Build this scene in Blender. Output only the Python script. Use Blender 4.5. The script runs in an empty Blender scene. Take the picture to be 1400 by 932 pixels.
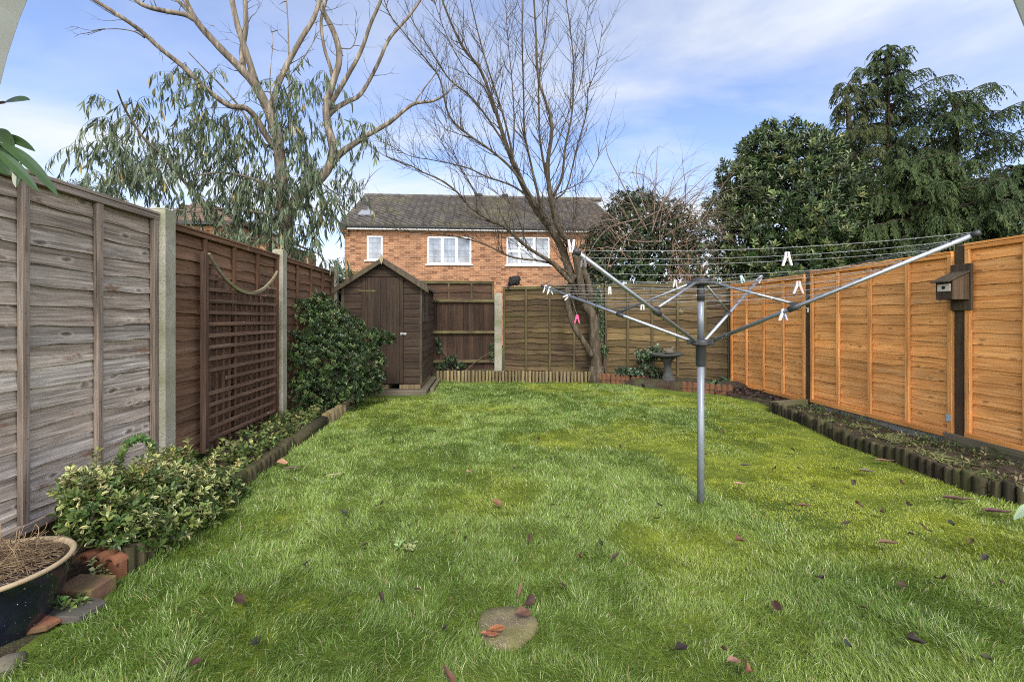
import bpy, math, random
import numpy as np
from mathutils import Vector, Matrix
random.seed(7); RNG = np.random.default_rng(11)
SC = bpy.context.scene; COL = SC.collection
PI = math.pi
# ---------------------------------------------------------------- camera
F_PX, HOR, CAM_Z, YAW = 622.0, 434.0, 1.2, math.radians(3.86)
FWD = Vector((math.sin(YAW), math.cos(YAW), 0)); RGT = Vector((math.cos(YAW), -math.sin(YAW), 0))
cam_d = bpy.data.cameras.new('camera'); cam = bpy.data.objects.new('camera', cam_d); COL.objects.link(cam)
cam.location = (0, 0, CAM_Z); cam.rotation_euler = (PI/2, 0, -YAW)
cam_d.sensor_width = 36; cam_d.lens = F_PX/1400*36; cam_d.shift_y = -32/1400
cam_d.clip_start = .03; cam_d.clip_end = 3000
SC.camera = cam
def ray(px, py):                       # a measured point of the survey: direction seen from the camera
    return FWD + RGT*((px-700)/F_PX) + Vector((0, 0, (HOR-py)/F_PX))
def gp(px, py, z=0.0):                 # point on the level z
    d = ray(px, py); t = (z-CAM_Z)/d.z
    return Vector((d.x*t, d.y*t, z))
def atY(px, py, Y):
    d = ray(px, py); t = Y/d.y
    return Vector((d.x*t, Y, CAM_Z+d.z*t))
def atX(px, py, X):
    d = ray(px, py); t = X/d.x
    return Vector((X, d.y*t, CAM_Z+d.z*t))
# ---------------------------------------------------------------- object helpers
def tag(o, label=None, cat=None, group=None, kind=None):
    if label: o['label'] = label
    if cat: o['category'] = cat
    if group: o['group'] = group
    if kind: o['kind'] = kind
    return o
def thing(name, label, cat, loc=(0, 0, 0), rotz=0.0, group=None):
    o = bpy.data.objects.new(name, None); COL.objects.link(o)
    o.location = loc; o.rotation_euler = (0, 0, rotz); o.empty_display_size = .1
    return tag(o, label, cat, group)
def mesh_np(name, V, tris=None, quads=None, col=None, smooth=False):
    me = bpy.data.meshes.new(name)
    V = np.asarray(V, dtype=np.float32).reshape(-1, 3)
    nt = 0 if tris is None else len(tris); nq = 0 if quads is None else len(quads)
    me.vertices.add(len(V)); me.vertices.foreach_set('co', V.ravel())
    li = []
    if nt: li.append(np.asarray(tris, dtype=np.int32).ravel())
    if nq: li.append(np.asarray(quads, dtype=np.int32).ravel())
    li = np.concatenate(li)
    me.loops.add(len(li)); me.loops.foreach_set('vertex_index', li)
    me.polygons.add(nt+nq)
    st = np.concatenate([np.arange(nt)*3, nt*3+np.arange(nq)*4]).astype(np.int32)
    me.polygons.foreach_set('loop_start', st)
    me.polygons.foreach_set('use_smooth', np.full(nt+nq, bool(smooth)))
    if col is not None:
        c = np.ones((len(V), 4), dtype=np.float32); c[:, :3] = col
        a = me.attributes.new('tint', 'FLOAT_COLOR', 'POINT'); a.data.foreach_set('color', c.ravel())
    me.update(calc_edges=True)
    return me
def link(name, me, mat, parent=None, world=False, off=None):
    o = bpy.data.objects.new(name, me); COL.objects.link(o)
    if mat: me.materials.append(mat)
    if parent: o.parent = parent
    return o
class MB:
    def __init__(s): s.v = []; s.f = []; s.c = []; s.sm = []
    def add(s, vs, fs, c=1.0, smooth=False):
        b = len(s.v); s.v += [tuple(p) for p in vs]
        s.f += [tuple(i+b for i in f) for f in fs]; s.sm += [smooth]*len(fs)
        if isinstance(c, (int, float)): c = (c, c, c)
        if len(c) == len(vs) and not isinstance(c[0], (int, float)): s.c += [tuple(k) for k in c]
        else: s.c += [tuple(c)]*len(vs)
    def box(s, lo, hi, c=1.0, M=None, taper=0):
        x0, y0, z0 = lo; x1, y1, z1 = hi
        vs = [Vector(p) for p in ((x0,y0,z0),(x1,y0,z0),(x1,y1,z0),(x0,y1,z0),(x0+taper,y0+taper,z1),(x1-taper,y0+taper,z1),(x1-taper,y1-taper,z1),(x0+taper,y1-taper,z1))]
        if M: vs = [M @ v for v in vs]
        s.add(vs, [(3,2,1,0),(4,5,6,7),(0,1,5,4),(1,2,6,5),(2,3,7,6),(3,0,4,7)], c)
    def prism(s, poly, axis_vec, c=1.0):           # poly: list of 3D points, extruded along axis_vec
        n = len(poly); a = Vector(axis_vec)
        vs = [Vector(p) for p in poly] + [Vector(p)+a for p in poly]
        s.add(vs, [tuple(range(n))[::-1], tuple(range(n, 2*n))] + [(i, (i+1) % n, n+(i+1) % n, n+i) for i in range(n)], c)
    def tube(s, pts, rad, n=6, c=1.0, cap=True, smooth=True, jit=0.0):
        pts = [Vector(p) for p in pts]; m = len(pts)
        if isinstance(rad, (int, float)): rad = [rad]*m
        t0 = (pts[1]-pts[0]).normalized()
        u = t0.orthogonal().normalized(); vs = []
        for i in range(m):
            t = (pts[min(i+1, m-1)]-pts[max(i-1, 0)])
            t = t.normalized() if t.length > 1e-9 else t0
            u = (u - t*u.dot(t)); u = u.normalized() if u.length > 1e-6 else t.orthogonal().normalized()
            w = t.cross(u)
            for k in range(n):
                a = 2*PI*k/n; r = rad[i]*(1+(random.uniform(-jit, jit) if jit else 0))
                vs.append(pts[i] + u*(math.cos(a)*r) + w*(math.sin(a)*r))
        fs = [(i*n+k, i*n+(k+1) % n, (i+1)*n+(k+1) % n, (i+1)*n+k) for i in range(m-1) for k in range(n)]
        if cap: fs += [tuple(range(n))[::-1], tuple(range((m-1)*n, m*n))]
        s.add(vs, fs, c, smooth)
    def lathe(s, prof, n=32, center=(0, 0, 0), c=1.0, smooth=True, wob=0.0, seed=0):
        r_ = random.Random(seed); cx, cy, cz = center; vs = []; cs = []
        ph = [r_.uniform(0, 6.28) for _ in range(3)]
        for i, (r, z) in enumerate(prof):
            for k in range(n):
                a = 2*PI*k/n; q = 1+wob*(math.sin(2*a+ph[0])+.6*math.sin(3*a+ph[1])+.4*math.sin(7*a+ph[2]))
                vs.append((cx+r*q*math.cos(a), cy+r*q*math.sin(a), cz+z))
        m = len(prof)
        fs = [(i*n+k, i*n+(k+1) % n, (i+1)*n+(k+1) % n, (i+1)*n+k) for i in range(m-1) for k in range(n)]
        if prof[0][0] > 1e-5: fs.append(tuple(range(n))[::-1])
        if prof[-1][0] > 1e-5: fs.append(tuple(range((m-1)*n, m*n)))
        s.add(vs, fs, c, smooth)
    def build(s, name, mat, parent=None, off=None, bevel=0.0, seg=1):
        me = bpy.data.meshes.new(name)
        v = s.v
        if off is not None: v = [(a-off[0], b-off[1], c-off[2]) for a, b, c in v]
        me.from_pydata(v, [], s.f)
        me.polygons.foreach_set('use_smooth', s.sm)
        a = me.attributes.new('tint', 'FLOAT_COLOR', 'POINT')
        c = np.ones((len(v), 4), dtype=np.float32)
        if v: c[:, :3] = np.array(s.c, dtype=np.float32)
        a.data.foreach_set('color', c.ravel())
        me.update()
        o = link(name, me, mat, parent)
        if bevel:
            b = o.modifiers.new('bevel', 'BEVEL'); b.width = bevel; b.segments = seg; b.limit_method = 'ANGLE'; b.angle_limit = math.radians(40)
        return o
def smooth_path(pts, k=4):
    P = [Vector(p) for p in pts]
    if len(P) < 3: return P
    P2 = [P[0]*2-P[1]] + P + [P[-1]*2-P[-2]]; out = []
    for i in range(1, len(P2)-2):
        a, b, c, d = P2[i-1:i+3]
        for j in range(k):
            t = j/k
            out.append(.5*((2*b)+(c-a)*t+(2*a-5*b+4*c-d)*t*t+(3*b-a-3*c+d)*t**3))
    out.append(P[-1]); return out
# ---------------------------------------------------------------- numpy noise and leaves
def vnoise(x, y, scale, seed):
    x = np.asarray(x)/scale+1000; y = np.asarray(y)/scale+1000
    xi = np.floor(x).astype(np.int64); yi = np.floor(y).astype(np.int64); fx = x-xi; fy = y-yi
    def h(a, b):
        n = (a*374761393+b*668265263+seed*982451653) & 0x7fffffff
        n = ((n ^ (n >> 13))*1274126177) & 0x7fffffff
        return ((n ^ (n >> 16)) & 0xffff)/65535.0
    fx = fx*fx*(3-2*fx); fy = fy*fy*(3-2*fy)
    return (h(xi, yi)*(1-fx)+h(xi+1, yi)*fx)*(1-fy)+(h(xi, yi+1)*(1-fx)+h(xi+1, yi+1)*fx)*fy
def fbm(x, y, scale, seed, o=3):
    s = 0; a = 1; t = 0
    for k in range(o):
        s = s+a*vnoise(x, y, scale/2**k, seed+k*17); t += a; a *= .5
    return s/t
def nrm(a): return a/np.maximum(np.linalg.norm(a, axis=1, keepdims=True), 1e-9)
def rdir(n): return nrm(RNG.normal(size=(n, 3)))
def leaf_arrays(P, D, N, L, W, C, CE=None, fold=.2, bend=0.0):
    """6-vertex leaves; bend pushes the tip along -N; CE colours the side vertices"""
    n = len(P); D = nrm(D); S = nrm(np.cross(D, N)); N = np.cross(S, D)
    L = np.broadcast_to(np.asarray(L, float), (n,))[:, None]; W = np.broadcast_to(np.asarray(W, float), (n,))[:, None]
    up = N*(W*fold)
    b = P
    m1 = P+D*L*.33-N*L*bend*.12; m2 = P+D*L*.68-N*L*bend*.45
    V = np.stack([b, m1+S*W*.5+up, m1-S*W*.5+up, m2+S*W*.38+up, m2-S*W*.38+up, P+D*L*.97-N*L*bend, m1, m2], 1)
    base = (np.arange(n)*8)[:, None]
    T = np.concatenate([base+np.array([[0, 6, 1]]), base+np.array([[0, 2, 6]]), base+np.array([[3, 7, 5]]), base+np.array([[7, 4, 5]])])
    Q = np.concatenate([base+np.array([[6, 7, 3, 1]]), base+np.array([[2, 4, 7, 6]])])
    c = np.repeat(C[:, None, :], 8, 1)
    if CE is not None: c[:, 1:5] = CE[:, None, :]; c[:, 5] = (C+CE)/2
    return V.reshape(-1, 3), T, Q, c.reshape(-1, 3)
def leaf_arrays4(P, D, N, L, W, C, fold=.2, bend=0.0):
    n = len(P); D = nrm(D); S = nrm(np.cross(D, N)); N = np.cross(S, D)
    L = np.broadcast_to(np.asarray(L, float), (n,))[:, None]; W = np.broadcast_to(np.asarray(W, float), (n,))[:, None]
    m = P+D*L*.45+N*W*fold
    V = np.stack([P, m+S*W*.5, P+D*L-N*L*bend, m-S*W*.5], 1)
    base = (np.arange(n)*4)[:, None]
    T = np.concatenate([base+np.array([[0, 2, 1]]), base+np.array([[0, 3, 2]])])
    return V.reshape(-1, 3), T, None, np.repeat(C, 4, 0)
def leaf_object(name, parts, mat, parent=None, off=(0, 0, 0)):
    Vs, Ts, Qs, Cs = [], [], [], []; b = 0
    for V, T, Q, c in parts:
        Vs.append(V); Cs.append(c); Ts.append(T+b)
        if Q is not None: Qs.append(Q+b)
        b += len(V)
    me = mesh_np(name, np.concatenate(Vs)-np.asarray(off), np.concatenate(Ts), np.concatenate(Qs) if Qs else None, np.concatenate(Cs))
    return link(name, me, mat, parent)
def jitter_col(base, n, v=.25, h=.12):
    c = np.asarray(base)[None, :]*(1+RNG.uniform(-v, v, (n, 1)))
    return np.clip(c*(1+RNG.uniform(-h, h, (n, 3))), .004, 1)
def mixcol(a, b, t): return np.asarray(a)*(1-t[:, None])+np.asarray(b)*t[:, None]
def rosettes(T, O, k, L, W, base, alt=None, palt=.0, spread=.9, stem=.1, edge=None, pedge=0.0, edgecol=None, bend=.15, four=False, v=.3):
    """k leaves round each twig tip T pointing along O"""
    n = len(T); O = nrm(O)
    a = rdir(n); u = nrm(np.cross(O, a)); w = np.cross(O, u)
    P = []; D = []
    tipcol = jitter_col(base, n, v)
    if alt is not None:
        m = RNG.random(n) < palt; tipcol[m] = jitter_col(alt, m.sum(), v)
    Cc = []
    for j in range(k):
        th = j*2.4+RNG.uniform(-.4, .4, n); s = (j+.5)/k
        rad = u*np.cos(th)[:, None]+w*np.sin(th)[:, None]
        P.append(T-O*stem*(1-s)+rad*.004); sp = spread*(1.15-.75*s)
        D.append(nrm(O*.55+rad*sp)); Cc.append(tipcol*(1+RNG.uniform(-.18, .18, (n, 1))))
    P = np.concatenate(P); D = np.concatenate(D); C = np.concatenate(Cc); N = np.tile(O, (k, 1))+RNG.normal(size=(n*k, 3))*.25
    l = L*RNG.uniform(.65, 1.15, n*k); wd = W*RNG.uniform(.75, 1.15, n*k)
    if four: return leaf_arrays4(P, D, N, l, wd, C, .2, bend)
    CE = None
    if edgecol is not None:
        CE = C.copy(); m = RNG.random(n*k) < np.tile(pedge if isinstance(pedge, np.ndarray) else np.full(n, pedge), k)
        CE[m] = jitter_col(edgecol, m.sum(), .2)
    return leaf_arrays(P, D, N, l, wd, C, CE, .2, bend)
def lobes_surface(lobes, n, depth=.35, up=.25):
    """tips near the skin of a union of ellipsoids; returns points and outward directions"""
    w = np.array([r[0]*r[1]+r[1]*r[2]+r[0]*r[2] for c, r in lobes]); w = w/w.sum()
    idx = RNG.choice(len(lobes), n, p=w); c = np.array([l[0] for l in lobes])[idx]; r = np.array([l[1] for l in lobes])[idx]
    d = rdir(n); s = 1-depth*RNG.random(n)**1.6
    P = c+d*r*s[:, None]; O = nrm(d/r); O[:, 2] += up
    keep = np.ones(n, bool)                        # drop what lies deep inside another lobe
    for k, (cc, rr) in enumerate(lobes):
        q = (((P-np.array(cc))/np.array(rr))**2).sum(1); keep &= ~((q < .42) & (idx != k))
    return P[keep], O[keep]
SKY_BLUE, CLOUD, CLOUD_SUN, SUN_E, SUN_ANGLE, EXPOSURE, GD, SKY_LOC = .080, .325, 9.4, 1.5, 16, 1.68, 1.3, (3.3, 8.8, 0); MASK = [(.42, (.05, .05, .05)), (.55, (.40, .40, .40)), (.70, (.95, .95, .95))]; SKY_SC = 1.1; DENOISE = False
# ---------------------------------------------------------------- materials
class NT:
    def __init__(s, name):
        s.m = bpy.data.materials.new(name); s.m.use_nodes = True; s.t = s.m.node_tree; s.t.nodes.clear()
        s.out = s.n('ShaderNodeOutputMaterial')
    def n(s, typ, **kw):
        x = s.t.nodes.new(typ)
        for k, v in kw.items():
            if k.startswith('i_'):
                key = k[2:].replace('_', ' ')
                x.inputs[int(key) if key.isdigit() else key].default_value = v
            else: setattr(x, k, v)
        return x
    def l(s, a, b): s.t.links.new(a, b)
    def coord(s, scale=(1, 1, 1), kind='Object'):
        tc = s.n('ShaderNodeTexCoord'); mp = s.n('ShaderNodeMapping'); mp.inputs['Scale'].default_value = scale
        s.l(tc.outputs[kind], mp.inputs['Vector']); return mp.outputs['Vector']
    def noise(s, vec, scale, detail=4, rough=.55, dist=0.0):
        x = s.n('ShaderNodeTexNoise'); x.inputs['Scale'].default_value = scale; x.inputs['Detail'].default_value = detail
        x.inputs['Roughness'].default_value = rough; x.inputs['Distortion'].default_value = dist
        s.l(vec, x.inputs['Vector']); return x.outputs['Fac']
    def ramp(s, fac, stops, interp='LINEAR'):
        x = s.n('ShaderNodeValToRGB'); e = x.color_ramp.elements; x.color_ramp.interpolation = interp
        while len(e) < len(stops): e.new(.5)
        for k, (p, c) in enumerate(stops):
            e[k].position = p; e[k].color = (*c, 1) if len(c) == 3 else c
        s.l(fac, x.inputs['Fac']); return x.outputs['Color']
    def mix(s, a, b, fac, mode='MIX'):
        x = s.n('ShaderNodeMix', data_type='RGBA', blend_type=mode)
        for v, i in ((fac, 0), (a, 6), (b, 7)):
            if hasattr(v, 'is_linked') or hasattr(v, 'links'): s.l(v, x.inputs[i])
            else: x.inputs[i].default_value = v if i == 0 else (*v, 1)
        return x.outputs[2]
    def math(s, op, a, b=None):
        x = s.n('ShaderNodeMath', operation=op)
        for v, i in ((a, 0), (b, 1)):
            if v is None: continue
            if hasattr(v, 'links'): s.l(v, x.inputs[i])
            else: x.inputs[i].default_value = v
        return x.outputs[0]
    def tint(s):
        return s.n('ShaderNodeAttribute', attribute_name='tint').outputs['Color']
    def bump(s, h, strength=.3, dist=.01):
        b = s.n('ShaderNodeBump'); b.inputs['Strength'].default_value = strength; b.inputs['Distance'].default_value = dist
        s.l(h, b.inputs['Height']); return b.outputs['Normal']
    def done(s, color, rough=.8, metal=0.0, spec=.4, normal=None, trans=None, coat=0):
        p = s.n('ShaderNodeBsdfPrincipled')
        for v, k in ((color, 'Base Color'), (rough, 'Roughness')):
            if hasattr(v, 'links'): s.l(v, p.inputs[k])
            else: p.inputs[k].default_value = (*v, 1) if k == 'Base Color' else v
        p.inputs['Metallic'].default_value = metal; p.inputs['Specular IOR Level'].default_value = spec
        if coat: p.inputs['Coat Weight'].default_value = coat; p.inputs['Coat Roughness'].default_value = .1
        if normal is not None: s.l(normal, p.inputs['Normal'])
        sh = p.outputs[0]
        if trans:
            tr = s.n('ShaderNodeBsdfTranslucent'); mx = s.n('ShaderNodeMixShader'); mx.inputs[0].default_value = trans
            if hasattr(color, 'links'): s.l(color, tr.inputs['Color'])
            else: tr.inputs['Color'].default_value = (*color, 1)
            s.l(sh, mx.inputs[1]); s.l(tr.outputs[0], mx.inputs[2]); sh = mx.outputs[0]
        s.l(sh, s.out.inputs['Surface']); return s.m
def wood(name, dark, mid, light, axis=0, rough=.85, knots=.6, knotcol=None, moss=None, mossamt=.5, wear=None, wearamt=.62, grain=1.0, bump=.35):
    """sawn timber: grain along the local axis, knots, per-board tint, optional moss and worn patches"""
    t = NT(name)
    sc = [30, 30, 30]; sc[axis] = 1.15; v = t.coord(sc)
    oi = t.n('ShaderNodeObjectInfo'); ad = t.n('ShaderNodeVectorMath', operation='ADD')
    sc2 = t.n('ShaderNodeVectorMath', operation='SCALE'); cb = t.n('ShaderNodeCombineXYZ')
    for k in range(3): t.l(oi.outputs['Random'], cb.inputs[k])
    t.l(cb.outputs[0], sc2.inputs[0]); sc2.inputs['Scale'].default_value = 37
    t.l(v, ad.inputs[0]); t.l(sc2.outputs[0], ad.inputs[1]); v = ad.outputs[0]
    g = t.noise(v, 1.6*grain, 7, .7, .45)
    col = t.ramp(g, [(.28, dark), (.5, mid), (.72, light)])
    # broad blotches
    sb = [3, 3, 3]; sb[axis] = 1.2; vb = t.coord(sb); b = t.noise(vb, 1.1, 3, .5)
    col = t.mix(col, t.ramp(b, [(.3, (.62, .6, .6)), (.7, (1.25, 1.25, 1.25))]), .75, 'MULTIPLY')
    h = g
    if knots:
        sk = [11, 11, 11]; sk[axis] = 4.6; vk = t.coord(sk)
        nz = t.n('ShaderNodeTexNoise'); nz.inputs['Scale'].default_value = 2.2; t.l(vk, nz.inputs['Vector'])
        vv = t.mix(vk, nz.outputs['Color'], .22)
        vo = t.n('ShaderNodeTexVoronoi', feature='F1'); vo.inputs['Scale'].default_value = 1.2; vo.inputs['Randomness'].default_value = .8; t.l(vv, vo.inputs['Vector'])
        k = t.ramp(vo.outputs['Distance'], [(.05, (1, 1, 1)), (.2, (0, 0, 0))])
        col = t.mix(col, knotcol or tuple(c*.4 for c in dark), t.math('MULTIPLY', k, knots))
        ring = t.ramp(vo.outputs['Distance'], [(.13, (0, 0, 0)), (.18, (1, 1, 1)), (.26, (0, 0, 0))])
        col = t.mix(col, light, t.math('MULTIPLY', ring, knots*.45))
    fine = [170, 170, 170]; fine[axis] = 4.5; f = t.noise(t.coord(fine), 1.0, 3, .6)
    col = t.mix(col, t.ramp(f, [(.3, (.72, .72, .72)), (.7, (1.18, 1.18, 1.18))]), .7, 'MULTIPLY')
    cs = [62, 62, 62]; cs[axis] = 1.1; ck = t.noise(t.coord(cs), 1.0, 5, .7, .4)
    col = t.mix(col, t.ramp(ck, [(.36, (.32, .3, .28)), (.43, (1, 1, 1))]), .8, 'MULTIPLY')
    if wear:
        w = t.noise(t.coord([c*1.3 for c in sb]), 2.6, 6, .7)
        col = t.mix(col, wear, t.ramp(w, [(wearamt, (0, 0, 0)), (wearamt+.07, (.85, .85, .85))]))
    if moss:
        ms = t.noise(t.coord((1, 1, 1)), 3.2, 5, .6)
        col = t.mix(col, moss, t.math('MULTIPLY', t.ramp(ms, [(.38, (0, 0, 0)), (.66, (1, 1, 1))]), mossamt))
    col = t.mix(col, t.tint(), 1.0, 'MULTIPLY')
    hh = t.math('ADD', t.math('MULTIPLY', h, .6), t.math('MULTIPLY', f, .4))
    return t.done(col, rough, spec=.25, normal=t.bump(hh, bump, .006))
def stone(name, a, b, c=None, scale=8, rough=.9, speck=None, moss=None, mossamt=.6, bump=.3):
    t = NT(name); v = t.coord()
    col = t.mix(a, b, t.ramp(t.noise(v, scale, 6, .65), [(.3, (0, 0, 0)), (.7, (1, 1, 1))]))
    if c: col = t.mix(col, c, t.ramp(t.noise(v, scale*.35, 4), [(.52, (0, 0, 0)), (.68, (1, 1, 1))]))
    if speck:
        n = t.noise(v, scale*14, 2, .5); col = t.mix(col, speck, t.ramp(n, [(.58, (0, 0, 0)), (.66, (.9, .9, .9))]))
    if moss: col = t.mix(col, moss, t.math('MULTIPLY', t.ramp(t.noise(v, scale*.5, 5), [(.42, (0, 0, 0)), (.6, (1, 1, 1))]), mossamt))
    col = t.mix(col, t.tint(), 1.0, 'MULTIPLY')
    return t.done(col, rough, spec=.3, normal=t.bump(t.noise(v, scale*6, 5, .7), bump, .01))
def leafm(name, rough=.48, spec=.3, trans=.22):
    t = NT(name); v = t.coord(); n = t.noise(v, 25, 2)
    col = t.mix(t.tint(), t.ramp(n, [(.3, (.8, .8, .8)), (.7, (1.15, 1.15, 1.15))]), .8, 'MULTIPLY')
    return t.done(col, rough, spec=spec, trans=trans)
def barkm(name, a, b, c, scale=(14, 14, 3), bump=.5, rough=.9):
    t = NT(name); v = t.coord(scale)
    col = t.ramp(t.noise(v, 1.2, 6, .65, .6), [(.3, a), (.52, b), (.7, c)])
    col = t.mix(col, t.tint(), 1.0, 'MULTIPLY')
    return t.done(col, rough, spec=.2, normal=t.bump(t.noise(v, 3, 5, .7), bump, .01))
def plain(name, col, rough=.6, metal=0.0, spec=.4, var=.15, scale=12, bump=0.0, coat=0):
    t = NT(name); v = t.coord(); n = t.noise(v, scale, 4, .6)
    c = t.mix(col, t.ramp(n, [(.3, (1-var,)*3), (.7, (1+var,)*3)]), 1.0, 'MULTIPLY')
    c = t.mix(c, t.tint(), 1.0, 'MULTIPLY')
    return t.done(c, rough, metal, spec, t.bump(n, bump, .004) if bump else None, coat=coat)
M = {}
M['grey_board'] = wood('weathered grey board', (0.1026, 0.0803, 0.06102), (0.324, 0.2838, 0.2373), (0.6048, 0.5555, 0.4859), 0, knots=.8, knotcol=(.06, .038, .027), wear=(.17, .105, .065), wearamt=.60, bump=.6)
M['grey_batten'] = wood('weathered batten', (.10, .075, .055), (.20, .16, .125), (.32, .27, .22), 2, knots=.2)
M['grey_rail'] = wood('weathered rail', (.11, .085, .065), (.22, .18, .15), (.34, .30, .25), 0, knots=.2)
M['old_board'] = wood('old brown board', (0.02925, 0.01625, 0.0091), (0.05525, 0.0312, 0.0182), (0.0845, 0.052, 0.0325), 0, knots=.3, wear=(0.156, 0.1105, 0.0715), wearamt=.64)
M['brown_board'] = wood('brown stained board', (0.06989, 0.0378, 0.01976), (0.1217, 0.0685, 0.03827), (0.186, 0.1157, 0.07408), 0, knots=.3, wear=(0.3696, 0.2376, 0.132), wearamt=.66)
M['brown_batten'] = wood('brown stained batten', (0.0561, 0.02856, 0.0153), (0.0969, 0.051, 0.02754), (0.1734, 0.0867, 0.04284), 2, knots=.2, wear=(0.255, 0.17, 0.102), wearamt=.68)
M['brown_rail'] = wood('brown stained rail', (0.0621, 0.03105, 0.01759), (0.1138, 0.0621, 0.03519), (0.207, 0.1138, 0.0621), 0, knots=.2, wear=(0.306, 0.216, 0.144), wearamt=.6)
M['orange_board'] = wood('orange stained board', (0.4704, 0.1947, 0.04959), (0.6821, 0.3128, 0.09396), (0.8232, 0.4544, 0.1697), 0, knots=.75, knotcol=(.22, .09, .028), wear=(.36, .23, .11), wearamt=.63, bump=.3)
M['orange_batten'] = wood('orange stained batten', (0.4469, 0.183, 0.04568), (0.635, 0.2892, 0.08613), (0.7526, 0.3896, 0.1436), 2, knots=.2, bump=.2)
M['orange_rail'] = wood('orange stained rail', (0.4469, 0.1712, 0.03915), (0.635, 0.2774, 0.07308), (0.7409, 0.3659, 0.1175), 0, knots=.2, bump=.2)
M['green_board'] = wood('mossy lap board', (0.02154, 0.01299, 0.007488), (0.06336, 0.04015, 0.02304), (0.1394, 0.09446, 0.05472), 0, knots=.4, moss=(0.07603, 0.06612, 0.01728), mossamt=.5, wear=(.36, .29, .17), wearamt=.66)
M['green_batten'] = wood('mossy batten', (0.035, 0.0245, 0.014), (0.077, 0.056, 0.0315), (0.133, 0.105, 0.056), 2, knots=.2, moss=(0.098, 0.0945, 0.028), mossamt=.5)
M['gold_board'] = wood('lichen lap board', (0.03168, 0.02016, 0.0105), (0.09504, 0.06451, 0.02952), (0.2112, 0.1512, 0.06888), 0, knots=.3, moss=(0.1056, 0.084, 0.02624), mossamt=.4, wear=(.42, .34, .18), wearamt=.64)
M['dark_board'] = wood('dark brown vertical board', (0.01984, 0.01116, 0.00682), (0.03844, 0.02232, 0.01364), (0.0682, 0.04216, 0.02604), 2, knots=.2, wear=(0.1054, 0.0806, 0.0527), wearamt=.66)
M['dark_rail'] = wood('dark mossy rail', (0.03, 0.021, 0.0135), (0.06375, 0.0465, 0.027), (0.1125, 0.09, 0.04875), 0, knots=.1, moss=(0.1275, 0.12, 0.045), mossamt=.7)
M['shed_board'] = wood('shed shiplap', (0.01736, 0.01116, 0.00682), (0.03224, 0.02108, 0.01302), (0.0558, 0.03844, 0.0248), 0, knots=.35, wear=(0.124, 0.0868, 0.062), wearamt=.69)
M['shed_side_board'] = wood('shed side shiplap', (0.02304, 0.0144, 0.00864), (0.04464, 0.0288, 0.018), (0.0828, 0.0576, 0.03744), 1, knots=.35, wear=(0.1944, 0.144, 0.1008), wearamt=.64)
M['shed_door'] = wood('shed door board', (0.01674, 0.01085, 0.00682), (0.02914, 0.01922, 0.0124), (0.04464, 0.031, 0.02046), 2, knots=.2, wear=(0.0992, 0.0682, 0.0527), wearamt=.72)
M['shed_trim'] = wood('shed trim', (0.0225, 0.01575, 0.0105), (0.0435, 0.03075, 0.021), (0.0825, 0.06375, 0.045), 2, knots=.1, moss=(0.075, 0.07125, 0.0375), mossamt=.4)
M['post_wood'] = wood('dark timber post', (0.02625, 0.0165, 0.0105), (0.05625, 0.036, 0.0225), (0.0975, 0.0675, 0.0435), 2, knots=.2, moss=(0.0825, 0.075, 0.0375), mossamt=.3)
M['trellis'] = wood('trellis slat', (0.044, 0.02464, 0.01584), (0.088, 0.0528, 0.0352), (0.1496, 0.1012, 0.0704), 1, knots=.1, wear=(0.264, 0.208, 0.16), wearamt=.63)
M['trellis_v'] = wood('trellis upright', (0.0324, 0.018, 0.01152), (0.0648, 0.03744, 0.02448), (0.108, 0.072, 0.0504), 2, knots=.1, wear=(0.216, 0.1656, 0.1296), wearamt=.66)
M['trellis_curve'] = wood('trellis curved rail', (0.09, 0.07312, 0.045), (0.1688, 0.1406, 0.09), (0.2475, 0.2194, 0.1519), 1, knots=0, moss=(0.15, 0.15, 0.0525), mossamt=.5)
M['log'] = wood('mossy log', (0.01224, 0.00884, 0.00544), (0.03944, 0.02992, 0.01768), (0.102, 0.0816, 0.0476), 2, knots=.2, moss=(0.0442, 0.051, 0.0136), mossamt=.65)
M['pale_log'] = wood('pale half log', (0.0663, 0.04836, 0.02496), (0.1677, 0.1287, 0.0702), (0.2964, 0.2379, 0.1365), 2, knots=.2, moss=(0.0936, 0.0858, 0.0273), mossamt=.45)
M['gravel_timber'] = wood('mossy gravel board', (0.056, 0.044, 0.032), (0.12, 0.1, 0.068), (0.2, 0.168, 0.12), 0, knots=.3, moss=(0.104, 0.12, 0.032), mossamt=.55)
M['concrete'] = stone('mossy concrete', (.21, .2, .155), (.34, .325, .265), (.15, .15, .09), 9, speck=(.09, .085, .065), moss=(.13, .14, .065), mossamt=.5)
M['slab'] = stone('slab concrete', (0.0868, 0.0744, 0.0527), (0.1364, 0.1178, 0.0868), None, 6, speck=(0.0434, 0.0372, 0.0279), moss=(0.0558, 0.0558, 0.0217), mossamt=.7)
M['grey_slab'] = stone('grey gravel board', (.17, .175, .165), (.26, .265, .25), None, 6, speck=(.1, .1, .095))
M['step'] = stone('stepping stone', (.075, .06, .036), (.145, .118, .075), (.06, .05, .028), 16, speck=(.30, .25, .14), moss=(.12, .115, .03), mossamt=.5)
M['terracotta'] = stone('terracotta', (0.12, 0.0464, 0.024), (0.208, 0.088, 0.048), (0.088, 0.048, 0.0288), 10, moss=(0.056, 0.048, 0.02), mossamt=.6)
M['birdbath'] = stone('bird bath stone', (0.03025, 0.033, 0.0319), (0.06875, 0.0715, 0.06875), None, 12, speck=(0.0165, 0.0165, 0.0165), moss=(0.0385, 0.04675, 0.0275), mossamt=.5)
M['slate'] = stone('slate', (0.036, 0.0324, 0.02604), (0.076, 0.06984, 0.0589), None, 12)
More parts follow.
